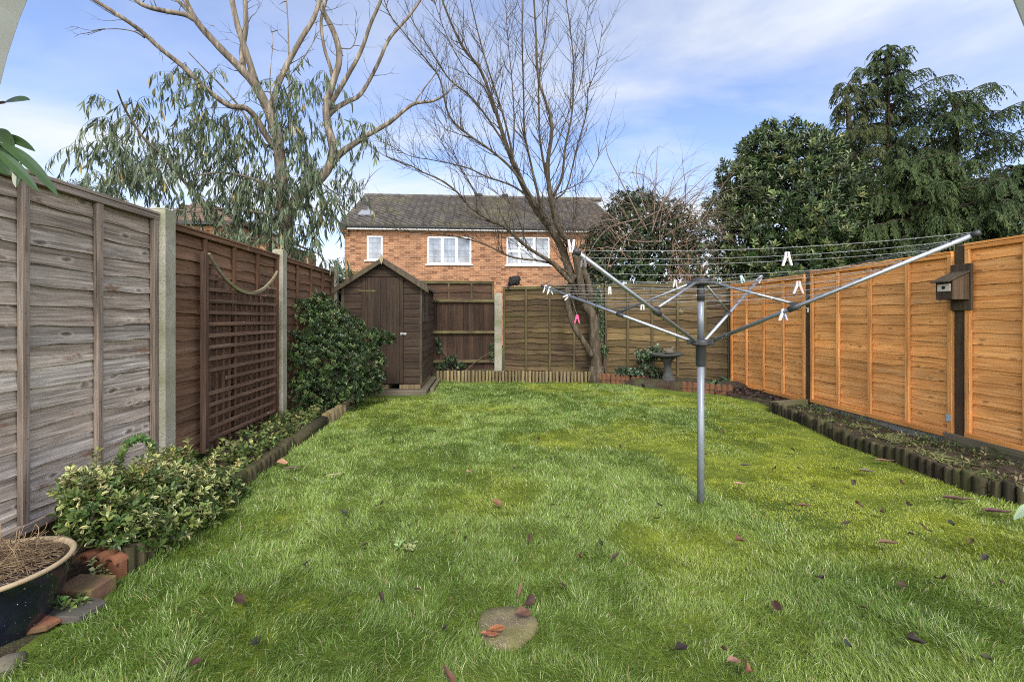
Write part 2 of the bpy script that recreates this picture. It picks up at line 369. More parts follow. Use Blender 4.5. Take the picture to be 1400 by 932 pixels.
M['stonegrey'] = stone('pale stone', (0.0744, 0.0667, 0.0475), (0.1302, 0.116, 0.085), None, 14)
M['brick_block'] = stone('mossy brick', (.10, .055, .035), (.17, .095, .06), None, 12, moss=(.10, .11, .02), mossamt=.6)
M['glaze'] = None
t = NT('blue glaze'); v = t.coord(); c = t.ramp(t.noise(v, 5, 4), [(.3, (.004, .005, .010)), (.7, (.009, .012, .024))])
vo = t.n('ShaderNodeTexNoise'); vo.inputs['Scale'].default_value = 110; vo.inputs['Detail'].default_value = 1; t.l(v, vo.inputs['Vector'])
msk = t.math('MULTIPLY', t.ramp(vo.outputs['Fac'], [(.735, (0, 0, 0)), (.76, (1, 1, 1))]), t.ramp(t.noise(v, 4, 2), [(.42, (0, 0, 0)), (.6, (1, 1, 1))]))
c = t.mix(c, (.5, .52, .55), msk); M['glaze'] = t.done(c, .16, spec=.6)
M['pot_rim'] = stone('pot rim clay', (.22, .165, .10), (.34, .265, .165), None, 10)
M['soil'] = stone('bed soil', (.016, .011, .007), (.042, .029, .018), (.04, .05, .013), 14, speck=(.10, .075, .045), bump=.9)
M['straw'] = plain('dry stalks', (1, 1, 1), .8, var=.2)
M['leaf'] = leafm('leaf'); M['leaf_gloss'] = leafm('glossy leaf', .36, .36, .14); M['needle'] = leafm('needle', .65, .15, .2)
M['euc'] = leafm('eucalyptus leaf', .5, .25, .18); M['dryleaf'] = leafm('dry leaf', .6, .12, .08)
M['grass'] = leafm('grass blade', .42, .38, .3)
M['bark'] = barkm('bark', (.022, .017, .011), (.058, .046, .03), (.12, .10, .068))
M['euc_bark'] = barkm('eucalyptus bark', (.042, .033, .024), (.145, .12, .09), (.33, .285, .215), (13, 13, 1.2), .4, .85)
M['twig'] = barkm('twig', (.05, .036, .026), (.10, .075, .055), (.17, .135, .10), (20, 20, 20), .1)
M['conifer_bark'] = barkm('conifer bark', (.03, .02, .014), (.06, .042, .03), (.11, .08, .058))
M['alu'] = plain('brushed aluminium', (.31, .325, .345), .44, .85, .5, .08, 30)
M['grey_steel'] = plain('grey coated steel', (.165, .185, .21), .4, .25, .5, .1, 20)
M['black_plastic'] = plain('dark plastic', (.03, .031, .033), .5, 0, .4, .15)
M['line'] = plain('washing line', (.16, .165, .165), .5, 0, .4, .1)
M['peg'] = plain('peg plastic', (1, 1, 1), .45, 0, .5, .06)
M['wire'] = plain('spring wire', (.35, .35, .36), .35, .9)
M['white_upvc'] = plain('white upvc', (.74, .75, .76), .35, 0, .5, .04)
M['arch'] = plain('painted arch', (.50, .50, .45), .55, 0, .4, .12, 9, .2)
M['felt'] = plain('roof felt', (.05, .047, .04), .95, 0, .2, .4, 20, .3)
M['lead'] = plain('lead', (.17, .18, .2), .7, .1)
M['cat'] = plain('black fur', (1, 1, 1), .8, 0, .3, .2, 60)
M['white_metal'] = plain('white bracket', (.68, .68, .66), .5)
M['iron'] = plain('galvanised iron', (.3, .29, .27), .6, .6, .4, .3)
M['nail'] = plain('blue plate', (.25, .34, .4), .5)
t = NT('window glass'); v = t.coord((1, 1, 1)); n = t.noise(v, 1.3, 3, .6)
c = t.ramp(n, [(.35, (.05, .065, .08)), (.65, (.20, .235, .28))]); M['glass'] = t.done(c, .06, spec=.9)
t = NT('shed glass'); M['shed_glass'] = t.done((.46, .55, .64), .3, spec=.5)
# brickwork in local x/z
t = NT('orange stock brick'); tc = t.n('ShaderNodeTexCoord'); sp = t.n('ShaderNodeSeparateXYZ'); cb = t.n('ShaderNodeCombineXYZ')
t.l(tc.outputs['Object'], sp.inputs[0]); t.l(t.math('ADD', sp.outputs[0], sp.outputs[1]), cb.inputs[0]); t.l(sp.outputs[2], cb.inputs[1])
br = t.n('ShaderNodeTexBrick'); br.offset = .5
for k, v in (('Scale', 1.0), ('Mortar Size', .007), ('Mortar Smooth', .2), ('Bias', -.1), ('Brick Width', .225), ('Row Height', .075)): br.inputs[k].default_value = v
br.inputs['Color1'].default_value = (.265, .124, .060, 1); br.inputs['Color2'].default_value = (.18, .081, .041, 1); br.inputs['Mortar'].default_value = (.30, .235, .165, 1)
t.l(cb.outputs[0], br.inputs['Vector'])
mp = t.n('ShaderNodeMapping'); mp.inputs['Scale'].default_value = (4.44, 13.33, 1); t.l(cb.outputs[0], mp.inputs['Vector'])
fl = t.n('ShaderNodeTexWhiteNoise', noise_dimensions='3D'); vm = t.n('ShaderNodeVectorMath', operation='FLOOR'); t.l(mp.outputs[0], vm.inputs[0]); t.l(vm.outputs[0], fl.inputs['Vector'])
big = t.noise(cb.outputs[0], .9, 3)
dk = t.ramp(fl.outputs['Value'], [(.0, (1.2, 1.22, 1.2)), (.45, (1, 1, 1)), (.74, (.9, .86, .84)), (.9, (.55, .48, .46)), (1, (.34, .3, .3))])
c = t.mix(br.outputs['Color'], dk, .8, 'MULTIPLY'); c = t.mix(c, t.ramp(big, [(.35, (.82, .82, .82)), (.65, (1.12, 1.1, 1.05))]), .8, 'MULTIPLY')
M['brick'] = t.done(c, .9, spec=.25, normal=t.bump(br.outputs['Fac'], -.4, .01))
# interlocking roof tiles: weathered grey brown, lichen
t = NT('roof tile'); v = t.coord(); n = t.noise(v, 2.2, 6, .65); n2 = t.noise(v, .55, 4, .6)
c = t.ramp(n, [(.25, (.050, .045, .041)), (.5, (.082, .074, .068)), (.78, (.135, .124, .114))])
c = t.mix(c, (.20, .19, .05), t.math('MULTIPLY', t.ramp(n2, [(.5, (0, 0, 0)), (.64, (1, 1, 1))]), t.ramp(t.noise(v, 9, 4), [(.45, (0, 0, 0)), (.6, (.45, .45, .45))])))
c = t.mix(c, t.tint(), 1.0, 'MULTIPLY'); M['tile'] = t.done(c, .85, spec=.3)
# lawn soil and moss under the blades
t = NT('lawn moss'); v = t.coord(); n = t.noise(v, 1.3, 6, .62); n2 = t.noise(v, 9, 5, .65)
c = t.ramp(n, [(.32, (.046, .080, .014)), (.5, (.088, .130, .017)), (.66, (.170, .205, .020))])
c = t.mix(c, t.ramp(n2, [(.3, (.55, .55, .55)), (.7, (1.35, 1.3, 1.2))]), .9, 'MULTIPLY')
M['lawn'] = t.done(c, .95, spec=.2, normal=t.bump(t.noise(v, 60, 4, .7), .8, .02))
t = NT('far ground'); v = t.coord(); n = t.noise(v, .4, 5); M['far'] = t.done(t.ramp(n, [(.3, (.03, .045, .015)), (.7, (.07, .085, .03))]), .95)
t = NT('brown plain tile'); v = t.coord(); n = t.noise(v, 2.5, 6, .65)
c = t.ramp(n, [(.3, (.075, .05, .036)), (.5, (.14, .098, .07)), (.72, (.23, .175, .13))])
c = t.mix(c, t.tint(), 1.0, 'MULTIPLY'); M['tile_brown'] = t.done(c, .9, spec=.2)
M['twig_red'] = barkm('reddish twig', (.07, .04, .026), (.14, .085, .055), (.22, .15, .10), (20, 20, 20), .1)
M['plate'] = plain('pale plate', (.42, .38, .31), .7)
M['hole'] = plain('dark opening', (.008, .007, .006), .9)
M['cat_black'] = NT('black cat fur'); t = M['cat_black']; v = t.coord(); M['cat_black'] = t.done(t.ramp(t.noise(v, 40, 4), [(.3, (.004, .004, .005)), (.7, (.014, .013, .014))]), .7, spec=.3)
M['cat_pale'] = plain('pale cat fur', (.22, .2, .17), .8); M['cat_eye'] = plain('cat eye', (.2, .2, .05), .2)
# ---------------------------------------------------------------- sky and sun
w = bpy.data.worlds.new('World'); SC.world = w; w.use_nodes = True; nt = w.node_tree; nt.nodes.clear()
SUN_EL, SUN_DIR = math.radians(46), Vector((.05, -.72, 0)).normalized()
W = NT.__new__(NT); W.t = nt
sky = W.n('ShaderNodeTexSky', sky_type='NISHITA', sun_disc=False, sun_elevation=SUN_EL, sun_rotation=math.atan2(SUN_DIR.x, SUN_DIR.y), air_density=1.0, dust_density=.6, ozone_density=2.5)
tc = W.n('ShaderNodeTexCoord'); sep = W.n('ShaderNodeSeparateXYZ'); W.l(tc.outputs['Generated'], sep.inputs[0])
zz = W.math('ADD', W.math('MAXIMUM', sep.outputs[2], 0.0), .16)
cb = W.n('ShaderNodeCombineXYZ')
W.l(W.math('DIVIDE', sep.outputs[0], zz), cb.inputs[0]); W.l(W.math('DIVIDE', sep.outputs[1], zz), cb.inputs[1])
mp = W.n('ShaderNodeMapping'); mp.inputs['Scale'].default_value = (.62, 1.0, 1); mp.inputs['Location'].default_value = SKY_LOC; mp.inputs['Rotation'].default_value = (0, 0, .25); W.l(cb.outputs[0], mp.inputs['Vector'])
n1 = W.noise(mp.outputs[0], SKY_SC, 7, .56, .35)
cover = W.math('ADD', n1, W.math('MULTIPLY', W.math('SUBTRACT', .42, sep.outputs[2]), .34))   # more cloud towards the horizon
mask = W.ramp(cover, MASK)
bg1 = W.n('ShaderNodeBackground'); bg1.inputs['Strength'].default_value = SKY_BLUE; W.l(W.mix(sky.outputs[0], (1.02, .97, 1.08), 1.0, 'MULTIPLY'), bg1.inputs['Color'])
# cloud round the sun, out of view, boosted and warmed to light the garden
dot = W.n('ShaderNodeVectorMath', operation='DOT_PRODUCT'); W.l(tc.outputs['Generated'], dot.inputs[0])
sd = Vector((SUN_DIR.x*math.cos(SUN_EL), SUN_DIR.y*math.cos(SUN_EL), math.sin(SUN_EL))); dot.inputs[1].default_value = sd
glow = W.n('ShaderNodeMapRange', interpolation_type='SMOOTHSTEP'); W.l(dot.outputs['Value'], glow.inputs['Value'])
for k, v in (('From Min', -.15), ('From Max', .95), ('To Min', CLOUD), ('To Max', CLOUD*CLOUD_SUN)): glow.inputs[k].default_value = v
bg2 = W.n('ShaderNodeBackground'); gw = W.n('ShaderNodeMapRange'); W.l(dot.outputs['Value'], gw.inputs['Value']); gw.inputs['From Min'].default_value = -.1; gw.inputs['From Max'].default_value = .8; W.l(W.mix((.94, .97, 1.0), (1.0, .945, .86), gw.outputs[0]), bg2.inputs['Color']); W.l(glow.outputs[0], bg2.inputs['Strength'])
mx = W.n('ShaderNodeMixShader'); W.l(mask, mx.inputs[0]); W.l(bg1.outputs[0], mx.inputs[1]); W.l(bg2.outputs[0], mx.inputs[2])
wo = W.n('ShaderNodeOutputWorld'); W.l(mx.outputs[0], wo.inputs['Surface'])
sl = bpy.data.lights.new('sun', 'SUN'); sl.energy = SUN_E; sl.angle = math.radians(SUN_ANGLE); sl.color = (1, .94, .84)
so = bpy.data.objects.new('sun', sl); COL.objects.link(so); so.rotation_euler = sd.to_track_quat('Z', 'Y').to_euler(); so.location = sd*50
vs = SC.view_settings; vs.view_transform = 'Standard'; vs.look = 'None'; vs.exposure = EXPOSURE; vs.gamma = 1; vs.use_curve_mapping = False
SC.cycles.max_bounces = 6; SC.cycles.diffuse_bounces = 3; SC.cycles.glossy_bounces = 2; SC.cycles.transmission_bounces = 2; SC.cycles.transparent_max_bounces = 4
SC.cycles.use_denoising = DENOISE; SC.cycles.filter_width = 1.05; SC.cycles.sample_clamp_indirect = 4
# ---------------------------------------------------------------- ground
XL, XR = -2.33, 4.37
def poly_obj(name, pts, z, mat, kind='structure', grid=None):
    mb = MB(); mb.add([(p[0], p[1], z) for p in pts], [tuple(range(len(pts)))]); o = mb.build(name, mat); o['kind'] = kind; return o
poly_obj('ground', [(-900, -900), (900, -900), (900, 1500), (-900, 1500)], -.06, M['far'])
LAWN = [(-1.55, .2)] + [tuple(gp(*p)[:2]) for p in ((0, 925), (100, 850), (165, 792), (245, 737), (330, 670), (400, 614), (487, 553), (520, 547), (588, 543), (597, 524), (700, 525), (806, 525), (862, 527), (930, 542), (1000, 543), (1052, 562), (1106, 585), (1155, 609), (1240, 638), (1335, 675), (1400, 694))] + [(3.72, 2.4), (3.74, .2)]
def inside(poly, x, y):
    c = np.zeros(len(x), bool); j = len(poly)-1
    for i in range(len(poly)):
        xi, yi = poly[i]; xj, yj = poly[j]
        if yi != yj:
            c ^= ((yi > y) != (yj > y)) & (x < (xj-xi)*(y-yi)/(yj-yi)+xi)
        j = i
    return c
def lawn_z(x, y): return (fbm(x, y, 1.6, 5, 2)-.5)*.035
# lawn: a gently uneven sheet over the garden (the beds and blocks stand on it)
nx, ny = 90, 110; gx = np.linspace(XL+.02, XR-.02, nx); gy = np.linspace(-.6, 9.6, ny); X, Y = np.meshgrid(gx, gy)
V = np.stack([X.ravel(), Y.ravel(), lawn_z(X.ravel(), Y.ravel())], 1)
ii = (np.arange(ny-1)[:, None]*nx+np.arange(nx-1)[None]).ravel()
me = mesh_np('lawn', V, None, np.stack([ii, ii+1, ii+nx+1, ii+nx], 1), np.ones(3), True); lo = link('lawn', me, M['lawn']); lo['kind'] = 'structure'
def bed(name, pts, z, seed, amp=.03):
    """a raised soil bed: bumpy top, skirts down to the lawn"""
    P = np.array(pts); x0, y0 = P.min(0); x1, y1 = P.max(0); st = .055
    gx = np.arange(x0, x1+st, st); gy = np.arange(y0, y1+st, st); X, Y = np.meshgrid(gx, gy); x = X.ravel(); y = Y.ravel()
    ins = inside([tuple(p) for p in pts], x, y)
    d = np.full(len(x), 9.0); n = len(pts)
    for i in range(n):
        a = P[i]; b = P[(i+1) % n]; ab = b-a; L = (ab**2).sum()
        tt = np.clip(((x-a[0])*ab[0]+(y-a[1])*ab[1])/max(L, 1e-9), 0, 1); d = np.minimum(d, np.hypot(x-a[0]-tt*ab[0], y-a[1]-tt*ab[1]))
    zt = np.where(ins, -.04+(z+.04)*np.clip(d/.06, 0, 1), -.05)+np.where(ins, (fbm(x, y, .22, seed, 3)-.5)*2*amp, 0)
    zfun = z if not callable(z) else z(x, y)
    nx = len(gx); ny = len(gy); ii = (np.arange(ny-1)[:, None]*nx+np.arange(nx-1)[None]).ravel()
    q = np.stack([ii, ii+1, ii+nx+1, ii+nx], 1); q = q[ins[q].any(1)]
    me = mesh_np(name, np.stack([x, y, zt], 1), None, q, np.ones(3), True); o = link(name, me, M['soil']); o['kind'] = 'structure'; return o
LEFT_EDGE = [gp(*p) for p in ((165, 792), (215, 757), (275, 712), (330, 668), (368, 638), (395, 616), (440, 584), (487, 553))]
bed('soil_bed', [(XL+.03, .9), (-1.55, .9)]+[tuple(gp(*p)[:2]) for p in ((0, 925), (60, 880), (100, 850), (135, 820), (160, 800))]+[(-1.68, 2.2), (XL+.03, 2.25)], .03, 4, .006)
bed('soil_bed', [(XL+.03, 2.2), (-1.8, 2.15)]+[(p.x-.06, p.y) for p in LEFT_EDGE]+[(-1.75, 6.95), (XL+.03, 6.95)], .07, 3)
RIGHT_EDGE = [gp(*p) for p in ((1054, 562), (1106, 584), (1155, 608), (1240, 637), (1335, 674), (1400, 692))]+[Vector((3.72, 2.4, 0)), Vector((3.74, 1.6, 0))]
bed('soil_bed', [(p.x+.04, p.y) for p in RIGHT_EDGE]+[(XR-.03, 1.6), (XR-.03, 6.0), (3.9, 6.25)], .05, 9)
BACK_A = gp(596, 521); BACK_B = Vector((2.02, 8.24, 0)); 
BACK_FENCE_L, BACK_FENCE_R = Vector((.36, 9.28, 0)), Vector((4.37, 7.75, 0))
def back_line(x):                                # the angled rear boundary
    t = (x-.36)/(4.37-.36); return 9.28+(7.75-9.28)*t if x > .36 else 9.28
bed('soil_bed', [(-1.0, 8.80), (BACK_A.x, BACK_A.y+.06), (BACK_B.x, BACK_B.y+.05), (2.5, 8.0), (2.62, 7.72), (3.0, 7.45), (3.35, 7.3), (4.33, 7.0), (4.33, 7.7), (.36, 9.24), (-1.0, 9.24)], .13, 14)
bed('soil_bed', [(3.35, 7.3), (3.75, 6.6), (3.9, 6.1), (4.33, 6.1), (4.33, 7.3)], .03, 21)
# ---------------------------------------------------------------- fences
def lap_panel(loc, rotz, L, H, board, batten, rail, label, nb=10, nmid=3, seed=0, wav=.007, cap=True, group=None, tintv=.16, gradient=None, mids=None, lean=0.0, rel=1.0):
    r_ = random.Random(seed); t = thing('fence_panel', label, 'fence panel', loc, rotz, group)
    t.rotation_euler.x = lean
    mb = MB(); h = H/nb; S = 30
    for i in range(nb):
        ov = .028 if i else 0; zb = i*h-ov; ph = [r_.uniform(0, 6.3) for _ in range(4)]
        g = 1+r_.uniform(-tintv, tintv); hue = r_.uniform(-.04, .04); c = (g*(1+hue), g, g*(1-hue))
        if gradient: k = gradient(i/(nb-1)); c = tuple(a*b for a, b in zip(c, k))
        vs = []
        for s in range(S+1):
            x = L*s/S
            wv = wav*(math.sin(x*4.2+ph[0])+.7*math.sin(x*9.5+ph[1])+.45*math.sin(x*21+ph[2])+.3*r_.uniform(-1, 1)) if i else 0
            bow = .004*math.sin(x*3+ph[3])
            zz = zb+wv; zt = min((i+1)*h+.004, H)
            vs += [(x, .004, zz), (x, .005+(.019+bow)*rel, zz), (x, .005+(.016+bow)*rel, zz+.012), (x, .005+(.006+bow*.5)*rel, (zz+zt)/2), (x, .005, zt), (x, -.004, zt)]
        fs = [(s*6+k, (s+1)*6+k, (s+1)*6+k+1, s*6+k+1) for s in range(S) for k in range(5)]
        fs = [f[::-1] for f in fs] if False else fs
        mb.add(vs, fs, c)
    mb.build('board_panel', board, t)
    def upright(x0, x1, y1=.052, dz=0):
        m = MB(); g = 1+r_.uniform(-.12, .12); m.box((x0, .018, dz+.034), (x1, y1, H-.036-dz), g)
        for q in range(1, nb): xx = (x0+x1)/2+r_.uniform(-.006, .006); zq = (q+.35)*h; m.add([(xx-.0035, y1+.0006, zq), (xx, y1+.0006, zq-.0035), (xx+.0035, y1+.0006, zq), (xx, y1+.0006, zq+.0035)], [(0, 1, 2, 3)], .3)
        m.build('batten', batten, t, bevel=.003)
    upright(.0, .042); upright(L-.042, L)
    ms = mids if mids is not None else [L*(k+1)/(nmid+1) for k in range(nmid)]
    for x in ms: upright(x-.021, x+.021, .046)
    m = MB(); m.box((0, .016, H-.036), (L, .054, H), 1.05); m.build('rail', rail, t, bevel=.003)
    m = MB(); m.box((0, .016, -.012), (L, .056, .034), 1.0); m.build('rail', rail, t, bevel=.003)
    if cap: m = MB(); m.box((0, -.03, H+.001), (L, .062, H+.02), 1.1); m.build('capping_rail', rail, t, bevel=.003)
    m = MB(); m.box((0, -.045, .0), (.04, -.006, H-.01), .9); m.build('rear_batten', batten, t); m = MB(); m.box((L-.04, -.045, 0), (L, -.006, H-.01), .9); m.build('rear_batten', batten, t)
    return t
def post(name, x, y, h, wdt, mat, label, dep=None, top=.012, group=None, z0=-.3, tilt=0):
    t = MB(); a = wdt/2; b = (dep or wdt)/2
    t.box((-a, -b, z0), (a, b, h-top), 1.0)
    t.add([(-a, -b, h-top), (a, -b, h-top), (a, b, h-top), (-a, b, h-top), (-a*.72, -b*.72, h), (a*.72, -b*.72, h), (a*.72, b*.72, h), (-a*.72, b*.72, h)], [(0, 1, 5, 4), (1, 2, 6, 5), (2, 3, 7, 6), (3, 0, 4, 7), (4, 5, 6, 7)], 1.05)
    o = t.build(name, mat, bevel=.004); o.location = (x, y, 0); o.rotation_euler.y = tilt
    return tag(o, label, 'fence post', group)
def board(name, p0, p1, z0, z1, th, mat, label, cat, off=0):
    """a plank on edge from p0 to p1"""
    d = Vector((p1[0]-p0[0], p1[1]-p0[1], 0)); L = d.length
    m = MB(); m.box((0, -th/2, z0), (L, th/2, z1)); o = m.build(name, mat, bevel=.004); o.location = (p0[0], p0[1], 0); o.rotation_euler.z = math.atan2(d.y, d.x)
    return tag(o, label, cat)
LY = [1.535, 3.45, 5.37, 7.29, 9.2]
post('concrete_post', XL+.03, LY[1], 1.985, .115, M['concrete'], 'tall concrete fence post between the grey panel and the trellis panel')
post('concrete_post', XL+.03, LY[2], 1.975, .115, M['concrete'], 'concrete fence post just past the trellis, beside the dark green bush')
post('concrete_post', XL+.03, LY[3], 1.99, .115, M['concrete'], 'concrete fence post close behind the dark green bush, beside the shed')
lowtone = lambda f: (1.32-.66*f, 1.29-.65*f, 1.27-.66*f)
g1 = lambda y: (XL, y, .125)
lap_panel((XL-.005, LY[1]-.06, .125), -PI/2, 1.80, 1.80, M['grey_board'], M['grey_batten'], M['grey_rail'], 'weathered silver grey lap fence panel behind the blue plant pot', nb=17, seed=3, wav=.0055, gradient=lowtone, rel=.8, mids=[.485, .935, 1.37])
lap_panel((XL-.005, LY[2]-.06, .10), -PI/2, 1.80, 1.79, M['brown_board'], M['brown_batten'], M['brown_rail'], 'brown stained lap fence panel behind the trellis', wav=.006, nb=17, seed=5)
lap_panel((XL-.005, LY[3]-.06, .10), -PI/2, 1.80, 1.79, M['brown_board'], M['brown_batten'], M['brown_rail'], 'brown stained lap fence panel above the dark green bush', wav=.006, nb=17, seed=6)
lap_panel((XL-.005, LY[4]-.06, .10), -PI/2, 1.80, 1.72, M['green_board'], M['green_batten'], M['dark_rail'], 'greenish old lap fence panel beside the shed', nb=15, seed=8)
for k, lab in enumerate(('dark gravel board under the weathered grey fence panel', 'dark gravel board under the trellis fence panel', 'dark gravel board below the brown panel behind the bush')):
    board('gravel_board', (XL-.03, LY[k]+.06), (XL-.03, LY[k+1]-.06), -.1, .112 if k == 0 else .087, .03, M['gravel_timber'] if k else M['dark_rail'], lab, 'gravel board')
# right fence
RY = [1.93, 3.85, 5.77, 7.69]
post('timber_post', XR+.02, RY[1], 1.86, .10, M['post_wood'], 'dark brown timber fence post carrying the nest box')
post('timber_post', XR+.02, RY[2], 1.83, .10, M['post_wood'], 'mossy timber fence post with a small white bracket on it')
post('timber_post', XR+.01, RY[3], 1.85, .10, M['post_wood'], 'brown timber corner post where the orange fence meets the rear fence')
for k, (lab, z, H, sd) in enumerate((('orange stained lap fence panel beside the nest box, nearest the camera', .14, 1.70, 31), ('orange stained lap fence panel between the nest box and the white bracket', .10, 1.69, 33), ('orange stained lap fence panel farthest away, in the garden corner', .07, 1.69, 35))):
    lap_panel((XR, RY[k]+.055, z), PI/2, 1.81, H, M['orange_board'], M['orange_batten'], M['orange_rail'], lab, nb=16, seed=sd, tintv=.10, wav=.005, rel=.72)
board('gravel_board', (XR+.012, RY[0]), (XR+.012, RY[1]-.3), -.1, .125, .05, M['grey_slab'], 'grey concrete gravel board hidden in part behind the mossy plank', 'gravel board')
board('gravel_board', (XR+.012, RY[1]-.03), (XR+.012, RY[2]-.05), -.1, .086, .05, M['grey_slab'], 'grey concrete gravel board under the middle orange panel', 'gravel board')
board('gravel_board', (XR+.012, RY[2]+.05), (XR+.012, RY[3]-.05), -.1, .056, .05, M['gravel_timber'], 'mossy gravel board under the farthest orange panel', 'gravel board')
board('timber_plank', (XR-.05, RY[0]-.2), (XR-.05, RY[1]+.12), -.05, .135, .035, M['gravel_timber'], 'mossy timber plank along the foot of the nearest orange panel', 'plank')
# rear fence
dv = (BACK_FENCE_R-BACK_FENCE_L).normalized(); ang = math.atan2(dv.y, dv.x)
pB = BACK_FENCE_L+dv*.07
post('concrete_post', BACK_FENCE_L.x-.02, BACK_FENCE_L.y-.02, 1.69, .15, M['concrete'], 'mossy concrete post in the rear fence beside the cat')
def back_panel(s0, L, z, H, bm, label, seed, nb, mids=None):
    p = BACK_FENCE_L+dv*(s0+L)
    return lap_panel((p.x, p.y, z), ang+PI, L, H, bm, M['green_batten'], M['dark_rail'], label, nb=nb, seed=seed, wav=.010, tintv=.42, mids=mids)
back_panel(.10, 1.93, .06, 1.74, M['green_board'], 'mossy green lap fence panel under the cat', 41, 16)
p = BACK_FENCE_L+dv*2.08; post('timber_post', p.x, p.y+.03, 1.78, .09, M['post_wood'], 'timber fence post hidden behind the bare tree trunk')
back_panel(2.13, 1.72, .06, 1.74, M['gold_board'], 'yellow lichened lap fence panel behind the bird bath', 42, 14, [.42, .86, 1.3])
back_panel(3.87, .43, .06, 1.72, M['green_board'], 'narrow dark lap fence panel filling the rear corner', 43, 13, [])
# closeboarded gate-like panel beside the shed
t = thing('closeboard_panel', 'dark brown vertical board fence panel with three rails beside the shed', 'fence panel', (-1.6, 9.27, 0))
r_ = random.Random(4)
m = MB(); x = 0
while x < 1.84:
    wd = r_.uniform(.105, .125); g = 1+r_.uniform(-.25, .3)
    m.add([(x, 0, .16), (x+wd, 0, .16), (x+wd, -.008, .16), (x, -.022, .16), (x, 0, 1.50), (x+wd, 0, 1.50), (x+wd, -.008, 1.50), (x, -.022, 1.50)], [(0, 3, 2, 1), (4, 5, 6, 7), (3, 7, 6, 2), (2, 6, 5, 1), (0, 4, 7, 3), (0, 1, 5, 4)], g); x += wd-.012
m.build('board_panel', M['dark_board'], t)
for z in (.27, .86, 1.49):
    m = MB(); m.prism([(0, -.024, z), (0, -.024, z+.075), (0, -.075, z+.05), (0, -.075, z+.02)], (1.87, 0, 0), 1.1); m.build('rail', M['dark_rail'], t, bevel=.004)
m = MB(); m.box((0, -.03, -.05), (1.87, .01, .155), .8); m.build('gravel_board', M['dark_rail'], t)
lap_panel((.26, 9.42, .30), PI, 1.85, 1.63, M['old_board'], M['dark_rail'], M['dark_rail'], 'brown lap fence panel showing above the vertical board panel', nb=9, seed=44, tintv=.2)
# ---------------------------------------------------------------- shed
SX0, SX1, SY0, SY1, SZ = -2.16, -.945, 7.24, 8.98, .15
t = thing('shed', 'small dark brown wooden garden shed with a pitched roof', 'shed', ((SX0+SX1)/2, SY0, 0)); OFF = tuple(t.location)
APX, APZ, EVZ = (SX0+SX1)/2+.02, 2.11, 1.70
def ship(mb, ax, a0, a1, fixed, z0, z1, out, seed, clip=None, bh=.118):
    """shiplap boards; ax 0: wall along x, 1: along y"""
    r_ = random.Random(seed); z = z0
    while z < z1-.01:
        zt = min(z+bh, z1); g = 1+r_.uniform(-.13, .18)
        prof = [(0, z+.002), (out*.010, z+.004), (out*.012, z+.03), (out*.010, zt-.022), (out*.001, zt-.004), (0, zt)]
        e0, e1 = a0, a1
        def rng(zv):
            if not clip: return e0, e1
            return clip(zv)
        vs = []
        for o_, zv in prof:
            l, h_ = rng(zv)
            for a in (l, h_): vs.append((a, fixed+o_, zv) if ax == 0 else (fixed+o_, a, zv))
        mb.add(vs, [(2*k, 2*k+1, 2*k+3, 2*k+2) for k in range(len(prof)-1)], g); z = zt
DX0, DX1, DZ0, DZ1 = atY(494, 500, SY0).x, atY(552, 500, SY0).x, .17, 1.83
mb = MB(); ship(mb, 0, SX0, DX0, SY0, SZ, 1.66, -1, 1); ship(mb, 0, DX1, SX1, SY0, SZ, 1.66, -1, 2)
slope = (APZ-EVZ)/(APX-SX0)
def gab(zv):
    k = max((APZ-.03-zv)/slope, .0); return (max(SX0, APX-k), min(SX1, APX+k))
ship(mb, 0, DX0, DX1, SY0, DZ1, DZ1+.004, -1, 3)
def gab_side(zv):
    return gab(zv)
ship(mb, 0, SX0, SX1, SY0, DZ1+.004, APZ-.04, -1, 4, gab, .125)
def gl(zv): a, b = gab(zv); return (a, min(DX0, b))
def gr(zv): a, b = gab(zv); return (max(DX1, a), b)
ship(mb, 0, SX0, DX0, SY0, 1.66, DZ1+.004, -1, 5, gl); ship(mb, 0, DX1, SX1, SY0, 1.66, DZ1+.004, -1, 6, gr)
mb.add([(SX0, SY0+.004, SZ), (SX1, SY0+.004, SZ), (SX1, SY0+.004, EVZ), (APX, SY0+.004, APZ-.02), (SX0, SY0+.004, EVZ)], [(0, 1, 2, 3, 4)], .4)
mb.build('front_wall', M['shed_board'], t, OFF)
WY0, WY1, WZ0, WZ1 = 7.40, 7.95, 1.13, 1.62
mb = MB(); ship(mb, 1, SY0, SY1, SX1, SZ, WZ0, 1, 7); ship(mb, 1, SY0, WY0, SX1, WZ0, WZ1, 1, 8); ship(mb, 1, WY1, SY1, SX1, WZ0, WZ1, 1, 9); ship(mb, 1, SY0, SY1, SX1, WZ1, 1.70, 1, 10)
o = mb.build('side_wall', M['shed_side_board'], t, OFF)
mb = MB(); mb.box((SX0, SY0+.01, SZ), (SX0+.02, SY1, EVZ), 1); mb.box((SX0, SY1-.02, SZ), (SX1, SY1, EVZ), 1); mb.box((SX0+.02, SY0+.02, SZ), (SX1-.03, SY1-.03, SZ+.02), .8); mb.build('rear_wall', M['shed_board'], t, OFF)
mb = MB(); mb.box((SX1-.025, SY0-.014, SZ), (SX1+.016, SY0+.02, 1.70)); mb.build('corner_trim', M['shed_trim'], t, OFF, .003)
mb = MB(); mb.box((SX0-.014, SY0-.014, SZ), (SX0+.03, SY0+.02, 1.70)); mb.build('corner_trim', M['shed_trim'], t, OFF, .003)
mb = MB(); x = DX0+.004; r_ = random.Random(2)
while x < DX1-.01:
    x1 = min(x+.098, DX1-.004); mb.box((x, SY0-.022, DZ0), (x1-.003, SY0-.004, DZ1-.004), 1+r_.uniform(-.12, .12)); x = x1
